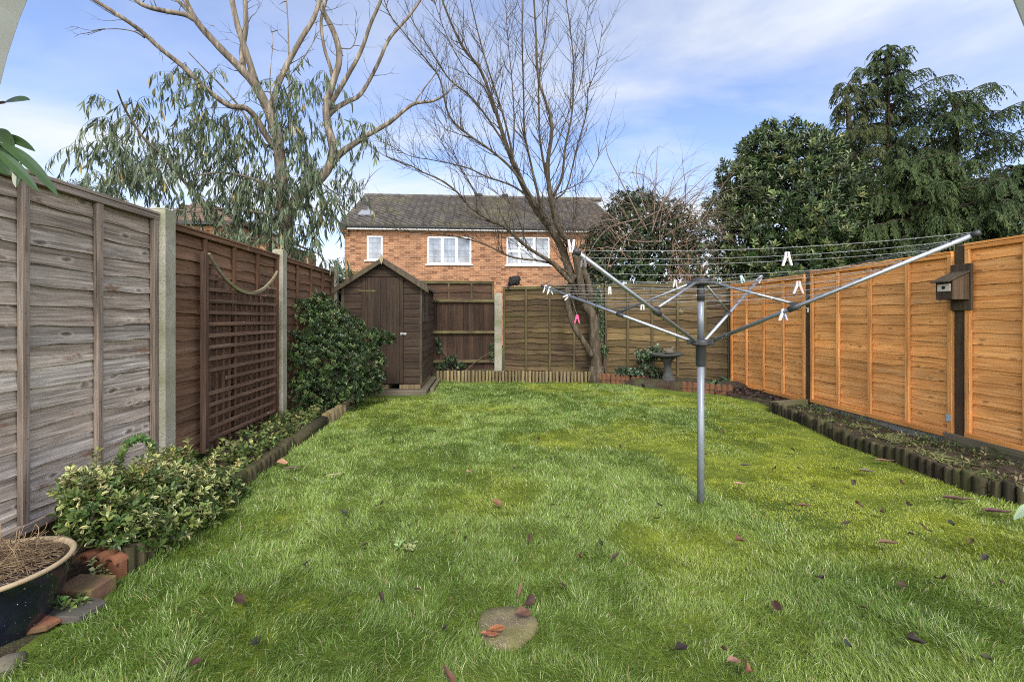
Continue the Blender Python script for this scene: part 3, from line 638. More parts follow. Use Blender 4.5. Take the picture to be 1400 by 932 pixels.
dr = mb.build('door', M['shed_door'], t, OFF, .002)
for z in (1.60, .40): mb = MB(); mb.box((DX0-.045, SY0-.028, z), (DX0+.22, SY0-.0235, z+.026), 1); mb.build('hinge', M['dark_rail'], dr, OFF)
mb = MB(); mb.box((DX1-.05, SY0-.032, .93), (DX1+.045, SY0-.0235, .965), 1); mb.tube([(DX1-.01, SY0-.045, .9475), (DX1-.01, SY0-.02, .9475)], .014, 8); mb.build('latch', M['iron'], dr, OFF)
f = MB(); xw = SX1+.012
f.box((SX1-.02, WY0, WZ0), (xw+.012, WY0+.035, WZ1)); f.box((SX1-.02, WY1-.035, WZ0), (xw+.012, WY1, WZ1)); f.box((SX1-.02, WY0+.035, WZ0), (xw+.012, WY1-.035, WZ0+.035)); f.box((SX1-.02, WY0+.035, WZ1-.035), (xw+.012, WY1-.035, WZ1))
f.box((SX1-.02, (WY0+WY1)/2-.012, WZ0+.035), (xw+.008, (WY0+WY1)/2+.012, WZ1-.035)); fw = f.build('window', M['shed_trim'], t, OFF)
f = MB(); f.box((SX1-.012, WY0+.03, WZ0+.03), (SX1-.006, WY1-.03, WZ1-.03)); f.build('pane', M['shed_glass'], fw, OFF)
OV = .11
def roofslab(xa, za, xb, zb, th=.022): return [(xa, SY0-.10, za), (xb, SY0-.10, zb), (xb, SY0-.10, zb+th), (xa, SY0-.10, za+th)]
mb = MB(); lz = APZ-slope*(APX-(SX0-OV)); rz = APZ-slope*((SX1+OV)-APX)
mb.prism(roofslab(SX0-OV, lz, APX, APZ), (0, SY1-SY0+.2, 0), 1.0); mb.prism(roofslab(APX, APZ, SX1+OV, rz), (0, SY1-SY0+.2, 0), 1.0); mb.build('roof', M['felt'], t, OFF)
for (xa, za, xb, zb) in ((SX0-OV-.02, lz-.012, APX, APZ), (APX, APZ, SX1+OV+.02, rz-.012)):
    mb = MB(); mb.prism([(xa, SY0-.118, za-.065), (xb, SY0-.118, zb-.065), (xb, SY0-.118, zb+.012), (xa, SY0-.118, za+.012)], (0, .016, 0), 1.2); mb.build('bargeboard', M['shed_trim'], t, OFF, .002)
mb = MB(); mb.add([(APX-.028, SY0-.124, APZ-.02), (APX, SY0-.124, APZ-.10), (APX+.028, SY0-.124, APZ-.02), (APX, SY0-.124, APZ+.085), (APX-.028, SY0-.136, APZ-.02), (APX, SY0-.136, APZ-.10), (APX+.028, SY0-.136, APZ-.02), (APX, SY0-.136, APZ+.085)], [(0, 3, 2, 1), (4, 5, 6, 7), (0, 1, 5, 4), (1, 2, 6, 5), (2, 3, 7, 6), (3, 0, 4, 7)], 1.6); mb.build('finial', M['trellis_curve'], t, OFF)
# footing of the shed
mb = MB(); mb.box((SX0-.05, SY0-.16, -.06), (SX1+.10, SY1, .078), 1); o = mb.build('concrete_slab', M['slab'], bevel=.01); tag(o, 'mossy concrete slab under the garden shed', 'slab')
for xa, xb, lab in ((-1.78, -1.45, 'flat timber bearer under the shed, towards the bush'), (-1.28, SX1-.01, 'flat timber bearer under the shed corner nearest the lawn')):
    mb = MB(); mb.box((xa, SY0-.03, .08), (xb, SY1-.2, .148)); o = mb.build('timber_bearer', M['gravel_timber'] if False else M['pale_log'], bevel=.004); tag(o, lab, 'bearer')
mb = MB(); r_ = random.Random(9)
for k in range(1): mb.box((SX1+.13, SY0+.1, -.03), (SX1+.19, SY1, .07))
o = mb.build('timber_plank', M['gravel_timber'], bevel=.004); tag(o, 'old timber plank lying along the shed side at the lawn edge', 'plank')
# ---------------------------------------------------------------- trellis
TY0, TY1 = 3.86, 5.13; TX = XL+.075
t = thing('trellis', 'brown wooden lattice trellis with a curved top rail fixed to the fence', 'trellis', (TX, TY0, 0)); OFF = tuple(t.location); r_ = random.Random(5)
def arcz(y):
    f = (y-TY0)/(TY1-TY0); return 1.735-.02*f-.29*(1-((f-.5)/.5)**2)**.9 if 0 <= f <= 1 else 1.72
mb = MB(); mb.box((TX-.016, TY0-.02, .10), (TX+.030, TY0+.026, 1.735)); mb.build('stile', M['trellis_v'], t, OFF, .003)
mb = MB(); mb.box((TX-.016, TY1-.03, .16), (TX+.018, TY1+.004, 1.50)); mb.build('stile', M['trellis_v'], t, OFF, .003)
for k in range(12):
    y = TY0+.095+k*(TY1-TY0-.13)/11.5; mb = MB(); mb.box((TX-.014, y-.014, .05+r_.uniform(-.02, .02)), (TX+.002, y+.014, min(arcz(y)-.01, 1.62)), 1+r_.uniform(-.2, .2)); mb.build('upright_slat', M['trellis_v'], t, OFF, .002)
for k in range(15):
    z = .175+k*.0955; y0, y1 = TY0, TY1
    if k == 5: y0 = TY0+.30
    if k == 14: y1 = TY0+.24
    tl = r_.uniform(-.006, .006)
    mb = MB(); mb.box((TX+.0035, y0, z), (TX+.020, y1+r_.uniform(-.02, .01), z+.03), 1.3+r_.uniform(-.25, .3)); o = mb.build('cross_slat', M['trellis'], t, OFF, .002); o.rotation_euler.x = tl*.5
mb = MB(); mb.box((TX+.0035, TY1-.16, 1.50), (TX+.02, TY1+.01, 1.53), 1.4); mb.build('cross_slat', M['trellis'], t, OFF, .002)
pts = [Vector((TX+.036, TY0+.01+(TY1-TY0-.02)*k/24, arcz(TY0+.01+(TY1-TY0-.02)*k/24))) for k in range(25)]
mb = MB(); vs = []
for k, p in enumerate(pts):
    tg = (pts[min(k+1, 24)]-pts[max(k-1, 0)]).normalized(); nn = Vector((0, -tg.z, tg.y)); hw = .015*(1 if 1 < k < 23 else .8)
    for a, b in ((-.011, -hw), (.011, -hw), (.011, hw), (-.011, hw)): vs.append(p+Vector((a, 0, 0))+nn*b)
mb.add(vs, [(k*4+j, k*4+(j+1) % 4, (k+1)*4+(j+1) % 4, (k+1)*4+j) for k in range(24) for j in range(4)]+[(3, 2, 1, 0), (96, 97, 98, 99)]); mb.build('curved_top_rail', M['trellis_curve'], t, OFF, .003)
# ---------------------------------------------------------------- the brick house beyond the rear fence
HY = 19.4; HXL, HXR = atY(471, 400, HY).x, atY(838, 400, HY).x; EZ = atY(470, 312, HY).z; RIDY = HY+3.9; RZ = atY(600, 269.5, RIDY).z
t = thing('brick_house', 'orange brick house with a grey tiled roof beyond the rear fence', 'house', (HXL, HY, 0)); OFF = tuple(t.location)
WIN = []
for (xa, ya, xb, yb) in ((501.4, 322, 522.9, 356), (584.3, 323, 644.3, 361.5), (692.6, 323.6, 751.4, 363)):
    p = atY(xa, ya, HY); q = atY(xb, yb, HY); WIN.append((p.x, q.x, q.z, p.z))
mb = MB(); top = EZ-.03                           # front wall as panels round the openings
xs = [HXL]+[v for w_ in WIN for v in w_[:2]]+[HXR]
for i in range(0, len(xs), 2): mb.add([(xs[i], HY, 0), (xs[i+1], HY, 0), (xs[i+1], HY, top), (xs[i], HY, top)], [(0, 1, 2, 3)])
for (xa, xb, za, zb) in WIN:
    mb.add([(xa, HY, 0), (xb, HY, 0), (xb, HY, za), (xa, HY, za)], [(0, 1, 2, 3)]); mb.add([(xa, HY, zb), (xb, HY, zb), (xb, HY, top), (xa, HY, top)], [(0, 1, 2, 3)])
    d = .1
    for q in (((xa, za), (xa, zb)), ((xa, zb), (xb, zb)), ((xb, zb), (xb, za)), ((xb, za), (xa, za))):
        (x0, z0), (x1, z1) = q; mb.add([(x0, HY, z0), (x1, HY, z1), (x1, HY+d, z1), (x0, HY+d, z0)], [(0, 1, 2, 3)], .8)
D2 = 7.8
for x in (HXL, HXR): mb.add([(x, HY, 0), (x, HY+D2, 0), (x, HY+D2, EZ), (x, HY+D2/2, RZ-.08), (x, HY, EZ)], [(0, 1, 2, 3, 4)])
mb.add([(HXL, HY+D2, 0), (HXR, HY+D2, 0), (HXR, HY+D2, EZ), (HXL, HY+D2, EZ)], [(0, 1, 2, 3)])
wall = mb.build('wall', M['brick'], t, OFF)
mb = MB()
for k in range(4): mb.box((HXL-.035*(k+1)+.02, HY-.045*(k+1), EZ-.42+k*.085), (HXL+.18, HY+.2, EZ-.42+(k+1)*.085-.004), 1)
mb.box((HXL-.13, HY-.20, EZ-.08), (HXL+.17, HY+.2, EZ-.0), 1); mb.build('corbel', M['brick'], t, OFF)
# tiled roof: courses of interlocking pantiles
def tiles(x0, x1, ya, za, yb, zb, rows, pitch=.30, name='roof'):
    L = Vector((0, yb-ya, zb-za)); n = Vector((0, -(zb-za), (yb-ya))).normalized()
    if n.z < 0: n = -n
    ncol = int((x1-x0)/pitch); per = 6; xs = np.linspace(x0, x1, ncol*per+1); u = (np.arange(len(xs)) % per)/per
    wv = .034*np.sin(u*2*PI)+.014*np.sin(4*PI*u); mb = MB()
    for r in range(rows):
        f0, f1 = r/rows, (r+1)/rows+.012; vs = []; cc = []
        tn = np.repeat(RNG.uniform(.88, 1.12, ncol+1), per)[:len(xs)]
        for j, x in enumerate(xs):
            for f, lift in ((f0, -.01), (f0, .095), (f1, .015)):
                p = Vector((x, ya, za))+L*f+n*(lift+(wv[j] if lift else wv[j]-.012)); vs.append(p)
                k = tn[j]; cc.append((k, k, k))
        fs = [(3*j+k, 3*(j+1)+k, 3*(j+1)+k+1, 3*j+k+1) for j in range(len(xs)-1) for k in range(2)]
        mb.add(vs, fs, cc)
    return mb
mb = tiles(HXL-.12, HXR+.12, HY-.32, EZ+.06, RIDY, RZ, 15); mb2 = MB()
mb.add([(HXL-.12, HY+D2+.3, EZ), (HXR+.12, HY+D2+.3, EZ), (HXR+.12, RIDY, RZ), (HXL-.12, RIDY, RZ)], [(0, 1, 2, 3)], .9)
rf = mb.build('roof', M['tile'], t, OFF)
mb = MB(); x = HXL-.14
while x < HXR+.1:
    mb.tube([(x, RIDY, RZ+.0), (x+.44, RIDY, RZ+.012)], .115, 8, random.uniform(.75, 1.2)); x += .43
mb.build('ridge_tile', M['tile'], rf, OFF)
mb = MB(); mb.tube([(HXL+.73, HY+1.1, EZ+.75), (HXL+.73, HY+1.1, EZ+1.16)], .06, 8, .8); mb.build('vent_pipe', M['lead'], rf, OFF)
mb = MB(); mb.prism([(HXL+.35, HY+.72, EZ+.70), (HXL+1.05, HY+.72, EZ+.70), (HXL+.95, HY+1.0, EZ+.95), (HXL+.45, HY+1.0, EZ+.95)], (0, -.02, .05), 1.0); mb.build('flashing', M['lead'], rf, OFF)
for x in (atY(655, 268, RIDY).x, atY(690, 268, RIDY).x):
    mb = MB(); mb.box((x-.16, RIDY-.14, RZ+.05), (x+.16, RIDY+.14, RZ+.2), .5); mb.build('ridge_vent', M['tile'], rf, OFF, .03)
mb = MB(); mb.box((HXL+.17, HY-.24, EZ-.075), (HXR, HY-.21, EZ+.0)); mb.box((HXL+.17, HY-.21, EZ-.075), (HXR, HY-.002, EZ-.06)); mb.build('fascia', M['white_upvc'], t, OFF)
mb = MB(); mb.tube([(HXL+.0, HY-.30, EZ+.035), (HXR, HY-.30, EZ+.02)], .05, 8); mb.build('gutter', M['black_plastic'], t, OFF)
def casement(xa, xb, za, zb, bars, transom=None):
    f = MB(); y0, y1 = HY+.02, HY+.085; e = .065
    f.box((xa, y0, za), (xa+e, y1, zb)); f.box((xb-e, y0, za), (xb, y1, zb)); f.box((xa+e, y0, za), (xb-e, y1, za+e)); f.box((xa+e, y0, zb-e), (xb-e, y1, zb))
    for b in bars: x = xa+(xb-xa)*b; f.box((x-.055, y0+.003, za+e), (x+.055, y1, zb-e))
    if transom:
        for (u0, u1, v) in transom: f.box((xa+(xb-xa)*u0+.03, y0+.006, za+(zb-za)*v-.045), (xa+(xb-xa)*u1-.03, y1, za+(zb-za)*v+.045))
    w_ = f.build('window', M['white_upvc'], t, OFF, .006)
    g = MB(); g.box((xa+.03, HY+.055, za+.03), (xb-.03, HY+.06, zb-.03)); g.build('pane', M['glass'], w_, OFF)
    l = MB(); n = max(3, int((xb-xa-.2)/.17)); m_ = max(4, int((zb-za-.2)/.2))
    for k in range(1, n): x = xa+e+(xb-xa-2*e)*k/n; l.box((x-.006, HY+.049, za+e), (x+.006, HY+.0545, zb-e))
    for k in range(1, m_): z = za+e+(zb-za-2*e)*k/m_; l.box((xa+e, HY+.0485, z-.006), (xb-e, HY+.054, z+.006))
    l.build('leading', M['lead'], w_, OFF)
    s = MB(); s.box((xa-.08, HY-.07, za-.05), (xb+.08, HY+.08, za-.003)); s.build('sill', M['white_upvc'], w_, OFF, .005)
    c = MB()                                             # net curtain behind the glass
    if xb-xa > 1:
        for k in range(24):
            x = xa+.05+(xb-xa-.1)*k/24; c.add([(x, HY+.14+.02*(k % 2), za+.05), (x+(xb-xa-.1)/24, HY+.14+.02*((k+1) % 2), za+.05), (x+(xb-xa-.1)/24, HY+.14+.02*((k+1) % 2), zb), (x, HY+.14+.02*(k % 2), zb)], [(0, 1, 2, 3)])
        c.build('net_curtain', M['white_upvc'], w_, OFF)
casement(*WIN[0], []); casement(*WIN[1], [.335, .665]); casement(*WIN[2], [.30, .64], [(0, .30, .5), (.30, .64, .62)])
# ---------------------------------------------------------------- hipped roof of the neighbour on the left
NY = 24.0; a = atY(279, 274, NY+3)
t = thing('neighbour_house', 'brown hipped tiled roof of a neighbouring house behind the eucalyptus', 'house', (a.x, NY, 0)); OFF = tuple(t.location)
l = atY(212, 303, NY); r = atY(316, 303, NY); ez = l.z
mb = MB(); mb.add([(l.x, NY, 0), (r.x, NY, 0), (r.x, NY+6, 0), (l.x, NY+6, 0), (l.x, NY, ez), (r.x, NY, ez), (r.x, NY+6, ez), (l.x, NY+6, ez)], [(0, 1, 5, 4), (1, 2, 6, 5), (2, 3, 7, 6), (3, 0, 4, 7)]); mb.build('wall', M['brick'], t, OFF)
def slope_tiles(p0, p1, apex, rows):
    """one triangular hip of lapped courses"""
    mb = MB(); p0, p1, apex = Vector(p0), Vector(p1), Vector(apex); n = (p1-p0).cross(apex-p0).normalized(); n = n if n.z > 0 else -n
    for k in range(rows):
        f0, f1 = k/rows, (k+1)/rows; g = random.uniform(.85, 1.2)
        q = [p0.lerp(apex, f0)+n*.05, p1.lerp(apex, f0)+n*.05, p1.lerp(apex, f1)+n*.01, p0.lerp(apex, f1)+n*.01, p0.lerp(apex, f0)-n*.01, p1.lerp(apex, f0)-n*.01]
        mb.add(q, [(0, 1, 2, 3), (4, 5, 1, 0)], g)
    return mb
mb = MB(); o_ = .3; A = (a.x, NY+3, a.z)
for p0, p1 in (((l.x-o_, NY-o_, ez), (r.x+o_, NY-o_, ez)), ((r.x+o_, NY-o_, ez), (r.x+o_, NY+6+o_, ez)), ((l.x-o_, NY+6+o_, ez), (l.x-o_, NY-o_, ez)), ((r.x+o_, NY+6+o_, ez), (l.x-o_, NY+6+o_, ez))):
    s_ = slope_tiles(p0, p1, A, 12); mb.add(s_.v, s_.f, s_.c)
rf = mb.build('roof', M['tile_brown'], t, OFF)
mb = MB(); mb.box((l.x-o_, NY-o_-.03, ez-.16), (r.x+o_, NY-o_, ez-.005), .5); mb.build('gutter', M['black_plastic'], t, OFF)
l2 = atY(300, 330, NY+1.2); r2 = atY(392, 330, NY+1.2); a2 = atY(338, 303, NY+4); mb = MB()
mb.prism([(l2.x+.3, NY+1.4, 0), (r2.x-.3, NY+1.4, 0), (r2.x-.3, NY+1.4, l2.z), (l2.x+.3, NY+1.4, l2.z)], (0, 5, 0)); mb.build('wall', M['brick'], t, OFF)
mb = MB()
for p0, p1 in (((l2.x, NY+1.2, l2.z), (r2.x, NY+1.2, l2.z)), ((r2.x, NY+1.2, l2.z), (r2.x, NY+6.8, l2.z)), ((l2.x, NY+6.8, l2.z), (l2.x, NY+1.2, l2.z))):
    s_ = slope_tiles(p0, p1, (a2.x, NY+4, a2.z), 9); mb.add(s_.v, s_.f, s_.c)
mb.build('roof', M['tile_brown'], t, OFF)
# ---------------------------------------------------------------- trees
def V3(p): return np.array(p, float)
class Woody:
    """collects limbs traced in the survey at a distance Y (+ depth drift) and grows twigs on them"""
    def __init__(s): s.mb = MB(); s.limbs = []
    def limb(s, px, Y, r0, r1, dY=0.0, k=4, n=8, c=1.0, wob=.0, jit=.06):
        m = len(px); P = [atY(x, y, Y+dY*i/(m-1)) for i, (x, y) in enumerate(px)]
        P = smooth_path(P, k); q = len(P)
        if wob: P = [p+Vector((random.gauss(0, wob), random.gauss(0, wob), random.gauss(0, wob)))*(0 < i < q-1) for i, p in enumerate(P)]
        R = [r0+(r1-r0)*(i/(q-1))**.8 for i in range(q)]
        s.mb.tube(P, R, n, c, jit=jit); s.limbs.append((P, R)); return P, R
    def twig(s, p, d, L, r, up=.25, sub=2, n=4, kink=.16, c=1.0, segs=5, droop=0.0, buds=False, cvar=.15):
        d = Vector(d).normalized(); pts = [Vector(p)]; q = Vector(p)
        for i in range(segs):
            d = (d+Vector((random.gauss(0, kink), random.gauss(0, kink), random.gauss(0, kink)))+Vector((0, 0, up*.35))-Vector((0, 0, droop*i/segs))).normalized()
            q = q+d*(L/segs); pts.append(q.copy())
        R = [r*(1-.8*i/segs) for i in range(segs+1)]
        s.mb.tube(pts, R, n, c*random.uniform(1-cvar, 1+cvar), cap=False)
        if sub > 0:
            k = max(1, int(L*random.uniform(4.0, 6.5)))
            for j in range(k):
                i = random.randint(1, segs-1); a = (pts[i+1]-pts[i]).normalized(); o = a.orthogonal().normalized(); o.rotate(Matrix.Rotation(random.uniform(0, 6.28), 3, a))
                s.twig(pts[i].lerp(pts[i+1], random.random()), a*.75+o*random.uniform(.45, .8), L*random.uniform(.25, .5), max(R[i]*.62, .0026), up, sub-1, 3, kink, c, 4, droop, False, cvar)
        return pts
def along(P, f):
    x = f*(len(P)-1); i = min(int(x), len(P)-2); return P[i].lerp(P[i+1], x-i), (P[i+1]-P[i]).normalized()
# --- bare tree at the rear
TYB = 8.30
T = Woody()
base = atY(815, 509, TYB); base.z = .08
t = thing('bare_tree', 'tall bare winter tree with many fine upright twigs by the rear fence', 'tree', tuple(base)); OFF = tuple(base)
mainp = [(816, 514), (815, 500), (813, 470), (811, 433), (799, 414), (786, 388), (777, 366), (770, 344), (758, 320), (740, 297), (724, 271), (711, 245), (698, 214), (688, 185), (677, 150), (657, 96), (632, 64), (607, 7), (592, -40)]
T.limb(mainp, TYB, .125, .012, .5, 4, 10)
# flare at the foot
T.mb.tube([base+Vector((0, 0, -.12)), base+Vector((0, 0, .06)), base+Vector((0, 0, .22))], [.20, .155, .12], 10)
T.limb([(809, 487), (800, 470), (786, 448), (778, 425), (776, 402), (781, 385), (786, 376)], TYB-.05, .058, .05, .05)
T.limb([(797, 412), (793, 385), (788, 352), (780, 330), (770, 322), (761, 305), (755, 281), (750, 250), (749, 221), (754, 186), (752, 157), (736, 107), (733, 50), (728, -30)], TYB+.08, .085, .012, -.7)
T.limb([(812, 440), (808, 405), (800, 375), (786, 345), (772, 328)], TYB+.1, .075, .05, 0)
L = [
 ([(756, 268), (768, 243), (773, 200), (782, 154), (784, 89), (779, 36), (768, -40)], .032, .008, .5),
 ([(742, 300), (736, 268), (726, 225), (717, 179), (716, 130), (714, 60), (714, -40)], .034, .008, -.6),
 ([(750, 255), (741, 210), (737, 170), (737, 107), (746, 43), (753, -40)], .030, .008, .4),
 ([(783, 388), (766, 371), (753, 358), (727, 342), (711, 329), (689, 310), (666, 299), (644, 284), (624, 262), (602, 246), (579, 236), (560, 226), (528, 214)], .046, .006, -1.2),
 ([(776, 372), (757, 362), (740, 357), (702, 352), (676, 340), (650, 330), (611, 321), (575, 319), (540, 315)], .026, .005, -.7),
 ([(747, 308), (734, 280), (702, 255), (666, 242), (637, 229), (592, 219), (560, 213), (526, 195)], .028, .005, .9),
 ([(733, 285), (721, 260), (695, 226), (666, 202), (640, 184), (614, 158), (602, 110), (586, 86), (553, 46), (532, 18), (519, -20)], .032, .006, -.9),
 ([(724, 268), (700, 215), (671, 168), (643, 132), (614, 108), (583, 60), (560, 20), (545, -30)], .027, .006, .8),
 ([(705, 232), (690, 165), (668, 96), (655, 50), (643, 0), (638, -30)], .025, .006, -.4),
 ([(752, 275), (765, 264), (793, 250), (811, 229), (829, 186)], .015, .004, .5),
 ([(760, 272), (775, 257), (789, 200), (802, 154), (804, 125), (814, 96), (825, 29)], .018, .004, -.5),
 ([(722, 343), (713, 310), (700, 282), (684, 268), (668, 257)], .016, .004, -.3),
 ([(690, 310), (672, 300), (650, 262), (625, 225), (604, 196), (590, 150)], .014, .004, .4),
 ([(655, 290), (648, 262), (630, 230), (615, 190), (608, 150)], .012, .003, -.5),
 ([(745, 225), (760, 200), (775, 160), (795, 110), (800, 50), (806, 0)], .016, .004, .3),
 ([(700, 228), (703, 170), (700, 110), (694, 50), (690, -20)], .018, .005, .7),
 ([(676, 155), (662, 120), (640, 100), (616, 60), (598, 15), (590, -20)], .015, .004, -.6),
 ([(772, 345), (782, 310), (788, 280), (786, 240), (790, 190)], .018, .004, .2)]
for px, r0, r1, d in L: T.limb(px, TYB+random.uniform(-.1, .1), r0*.88, r1, d, 4, 6)
for P, R in list(T.limbs):
    ln = sum((P[i+1]-P[i]).length for i in range(len(P)-1))
    if ln < .7: continue
    for j in range(int(ln*10.5)):
        f = random.uniform(.22, 1.0); p, dr_ = along(P, f)
        if p.z < 2.0: continue
        o = dr_.orthogonal().normalized(); o.rotate(Matrix.Rotation(random.uniform(0, 6.28), 3, dr_))
        hz = Vector((dr_.x, dr_.y, 0))*.35
        r = max(.0055, min(.009, R[int(f*(len(R)-1))]*.45))
        T.twig(p, Vector((0, 0, .6))+hz+dr_*.35+o*.75, random.uniform(.3, 1.15), r, .3, 1, 4, .11, .95, 5)
tr = T.mb.build('trunk', M['bark'], t, OFF)
# --- eucalyptus behind the left fence
EY = 7.0
E = Woody(); base = atY(392, 470, EY); base.z = -.1
t = thing('eucalyptus_tree', 'pale barked eucalyptus with drooping grey green leaves behind the left fence', 'tree', tuple(base)); OFF = tuple(base)
b_ = atY(393, 345, EY); E.mb.tube(smooth_path([base, Vector((base.x+.02, EY, .9)), b_], 4), [.15]*4+[.115]*5, 12, jit=.03)
E.limb([(393, 348), (390, 310), (386, 271), (384, 229), (380, 193), (371, 161), (361, 139), (348, 115), (332, 97), (314, 79), (286, 50), (266, 25), (248, -12), (236, -40)], EY, .105, .028, -.9, 4, 10)
E.limb([(333, 100), (331, 71), (336, 36), (335, 0), (334, -40)], EY-.5, .045, .028, .2)
E.limb([(350, 114), (339, 79), (325, 36), (317, 0), (310, -40)], EY-.45, .05, .03, -.3)
E.limb([(268, 28), (252, 20), (229, 16), (200, 9), (184, -2), (170, -30)], EY-.75, .038, .022, -.2)
E.limb([(266, 26), (252, 10), (240, -2), (225, -20)], EY-.75, .025, .02, .2)
E.limb([(378, 205), (364, 186), (352, 164), (336, 148), (314, 145), (286, 125), (250, 91), (221, 68), (193, 43), (171, 27), (129, 0), (100, -20)], EY-.1, .05, .02, -1.3)
E.limb([(198, 52), (185, 44), (165, 40), (140, 40)], EY-1.0, .010, .004, -.1)
E.limb([(392, 318), (397, 290), (411, 264), (439, 243), (453, 221), (455, 200), (448, 171), (446, 143), (456, 111), (464, 79), (457, 46), (443, 18), (437, -5), (432, -40)], EY, .088, .032, .5, 4, 10)
E.limb([(452, 226), (461, 214), (479, 200), (500, 186), (532, 168), (564, 143), (593, 138), (614, 124), (629, 98)], EY+.25, .068, .008, .6)
E.limb([(564, 145), (575, 128), (590, 108), (600, 95)], EY+.6, .016, .006, .1)
E.limb([(447, 160), (457, 150), (475, 139), (493, 129), (514, 93), (532, 54), (557, 25), (575, 0), (590, -30)], EY+.3, .045, .016, .5)
E.limb([(447, 152), (457, 134), (475, 104), (493, 71), (507, 32), (521, 0), (530, -30)], EY+.32, .045, .02, -.4)
E.limb([(368, 158), (373, 137), (384, 107), (396, 82), (414, 50), (429, 25), (437, 0), (445, -30)], EY-.25, .045, .028, .5)
E.limb([(456, 112), (451, 90), (443, 64), (439, 29), (446, 0), (450, -30)], EY+.35, .03, .018, -.2)
E.limb([(404, 96), (416, 78), (428, 58), (437, 42)], EY-.1, .012, .005, .2)
E.limb([(397, 190), (396, 150), (395, 100), (394, 40), (391, -10)], EY-.2, .016, .008, .3)
E.limb([(372, 150), (369, 110), (373, 60), (372, 42)], EY-.3, .010, .003, .1)
E.limb([(466, 66), (480, 66), (487, 50), (485, 34)], EY+.4, .010, .004, -.1)
E.limb([(439, 250), (455, 262), (470, 268), (500, 258)], EY+.1, .012, .004, .1)
for P, R in list(E.limbs):
    for j in range(int(len(P)*.35)):
        f = random.uniform(.25, 1); p, dr_ = along(P, f); E.twig(p, dr_*.6+Vector((random.gauss(0, 1), random.gauss(0, 1), random.gauss(.4, .6))), random.uniform(.1, .5), random.uniform(.004, .008), .1, 1, 4, .2, .5, 5)
# leafy secondary limbs
E.limb([(383, 262), (360, 250), (330, 240), (296, 303)][:3]+[(300, 236), (270, 240)], EY-.2, .03, .01, -.6)
E.limb([(392, 330), (340, 325), (296, 303), (270, 270), (250, 246), (225, 215), (200, 193), (180, 165), (168, 143), (160, 122)], EY-.1, .035, .008, -1.5)
E.limb([(380, 205), (357, 193), (330, 150), (303, 118), (280, 95), (257, 71)], EY-.1, .022, .006, -.3)
E.limb([(386, 300), (350, 290), (310, 285), (270, 290), (235, 285)], EY-.2, .022, .006, -.8)
twl = MB()
def droopers(cx, cy, rx, ry, n, Y, lens=(.25, .6), dY=.5, dens=27):
    n = int(n*1.5)
    out = []
    for k in range(n):
        a = random.uniform(0, 6.28); q = math.sqrt(random.random())
        p = atY(cx+rx*q*math.cos(a), cy+ry*q*math.sin(a), Y+random.uniform(-dY, dY))
        d = Vector((random.gauss(0, .8), random.gauss(0, .8), random.uniform(-.2, .7))).normalized(); Ln = random.uniform(*lens); pts = [p.copy()]
        for i in range(6):
            d = (d+Vector((0, 0, -.42))+Vector((random.gauss(0, .12), random.gauss(0, .12), 0))).normalized(); p = p+d*(Ln/6); pts.append(p.copy())
        twl.tube(pts, [.0035-.0004*i for i in range(7)], 3, .7, cap=False)
        m = int(dens*Ln)+3
        for j in range(m):
            f = (j+random.random())/m; q, dd = along(pts, f); out.append((q, dd))
    return out
LF = []
for c in ((165, 165, 42, 36, 16, 6.1), (150, 215, 38, 40, 22, 6.0), (185, 225, 40, 45, 22, 6.2), (250, 105, 38, 24, 12, 6.5), (262, 150, 36, 42, 20, 6.5), (235, 215, 40, 40, 18, 6.4), (300, 190, 45, 42, 24, 6.7), (330, 225, 42, 45, 28, 6.7), (290, 262, 50, 34, 20, 6.5), (352, 280, 40, 45, 30, 6.8),
          (398, 150, 32, 38, 20, 6.7), (418, 200, 34, 42, 26, 6.9), (400, 255, 40, 42, 30, 6.7), (425, 285, 30, 38, 18, 6.8), (350, 318, 45, 22, 16, 6.6), (412, 335, 24, 30, 16, 6.9), (395, 110, 26, 22, 8, 6.7), (440, 120, 30, 26, 6, 7.1), (487, 178, 26, 16, 7, 7.2), (480, 240, 26, 24, 8, 7.2), (455, 290, 20, 24, 6, 7.1), (375, 350, 30, 16, 8, 6.7), (505, 190, 18, 14, 5, 7.3), (330, 175, 24, 30, 8, 6.6)):
    LF += droopers(*c)
LF += droopers(300, 318, 60, 10, 16, 6.2, (.2, .35))+droopers(450, 352, 22, 6, 3, 7.0, (.2, .4), .2)
P = np.array([p for p, d in LF]); n = len(P)
D = np.array([d for p, d in LF])*.35+RNG.normal(size=(n, 3))*.30; D[:, 2] -= 1.25
C = mixcol((.046, .069, .036), (.145, .18, .107), RNG.random(n)**1.3); C[RNG.random(n) < .12] *= np.array([.55, .62, .5]); C[RNG.random(n) < .03] = (.26, .2, .07)
E.mb.add(twl.v, twl.f, [(a*.35, b*.33, c*.3) for a, b, c in twl.c]); tr = E.mb.build('trunk', M['euc_bark'], t, OFF)
leaf_object('crown', [leaf_arrays(P, D, RNG.normal(size=(n, 3)), RNG.uniform(.11, .20, n), RNG.uniform(.017, .028, n), C, None, .12, .22)], M['euc'], t, OFF)
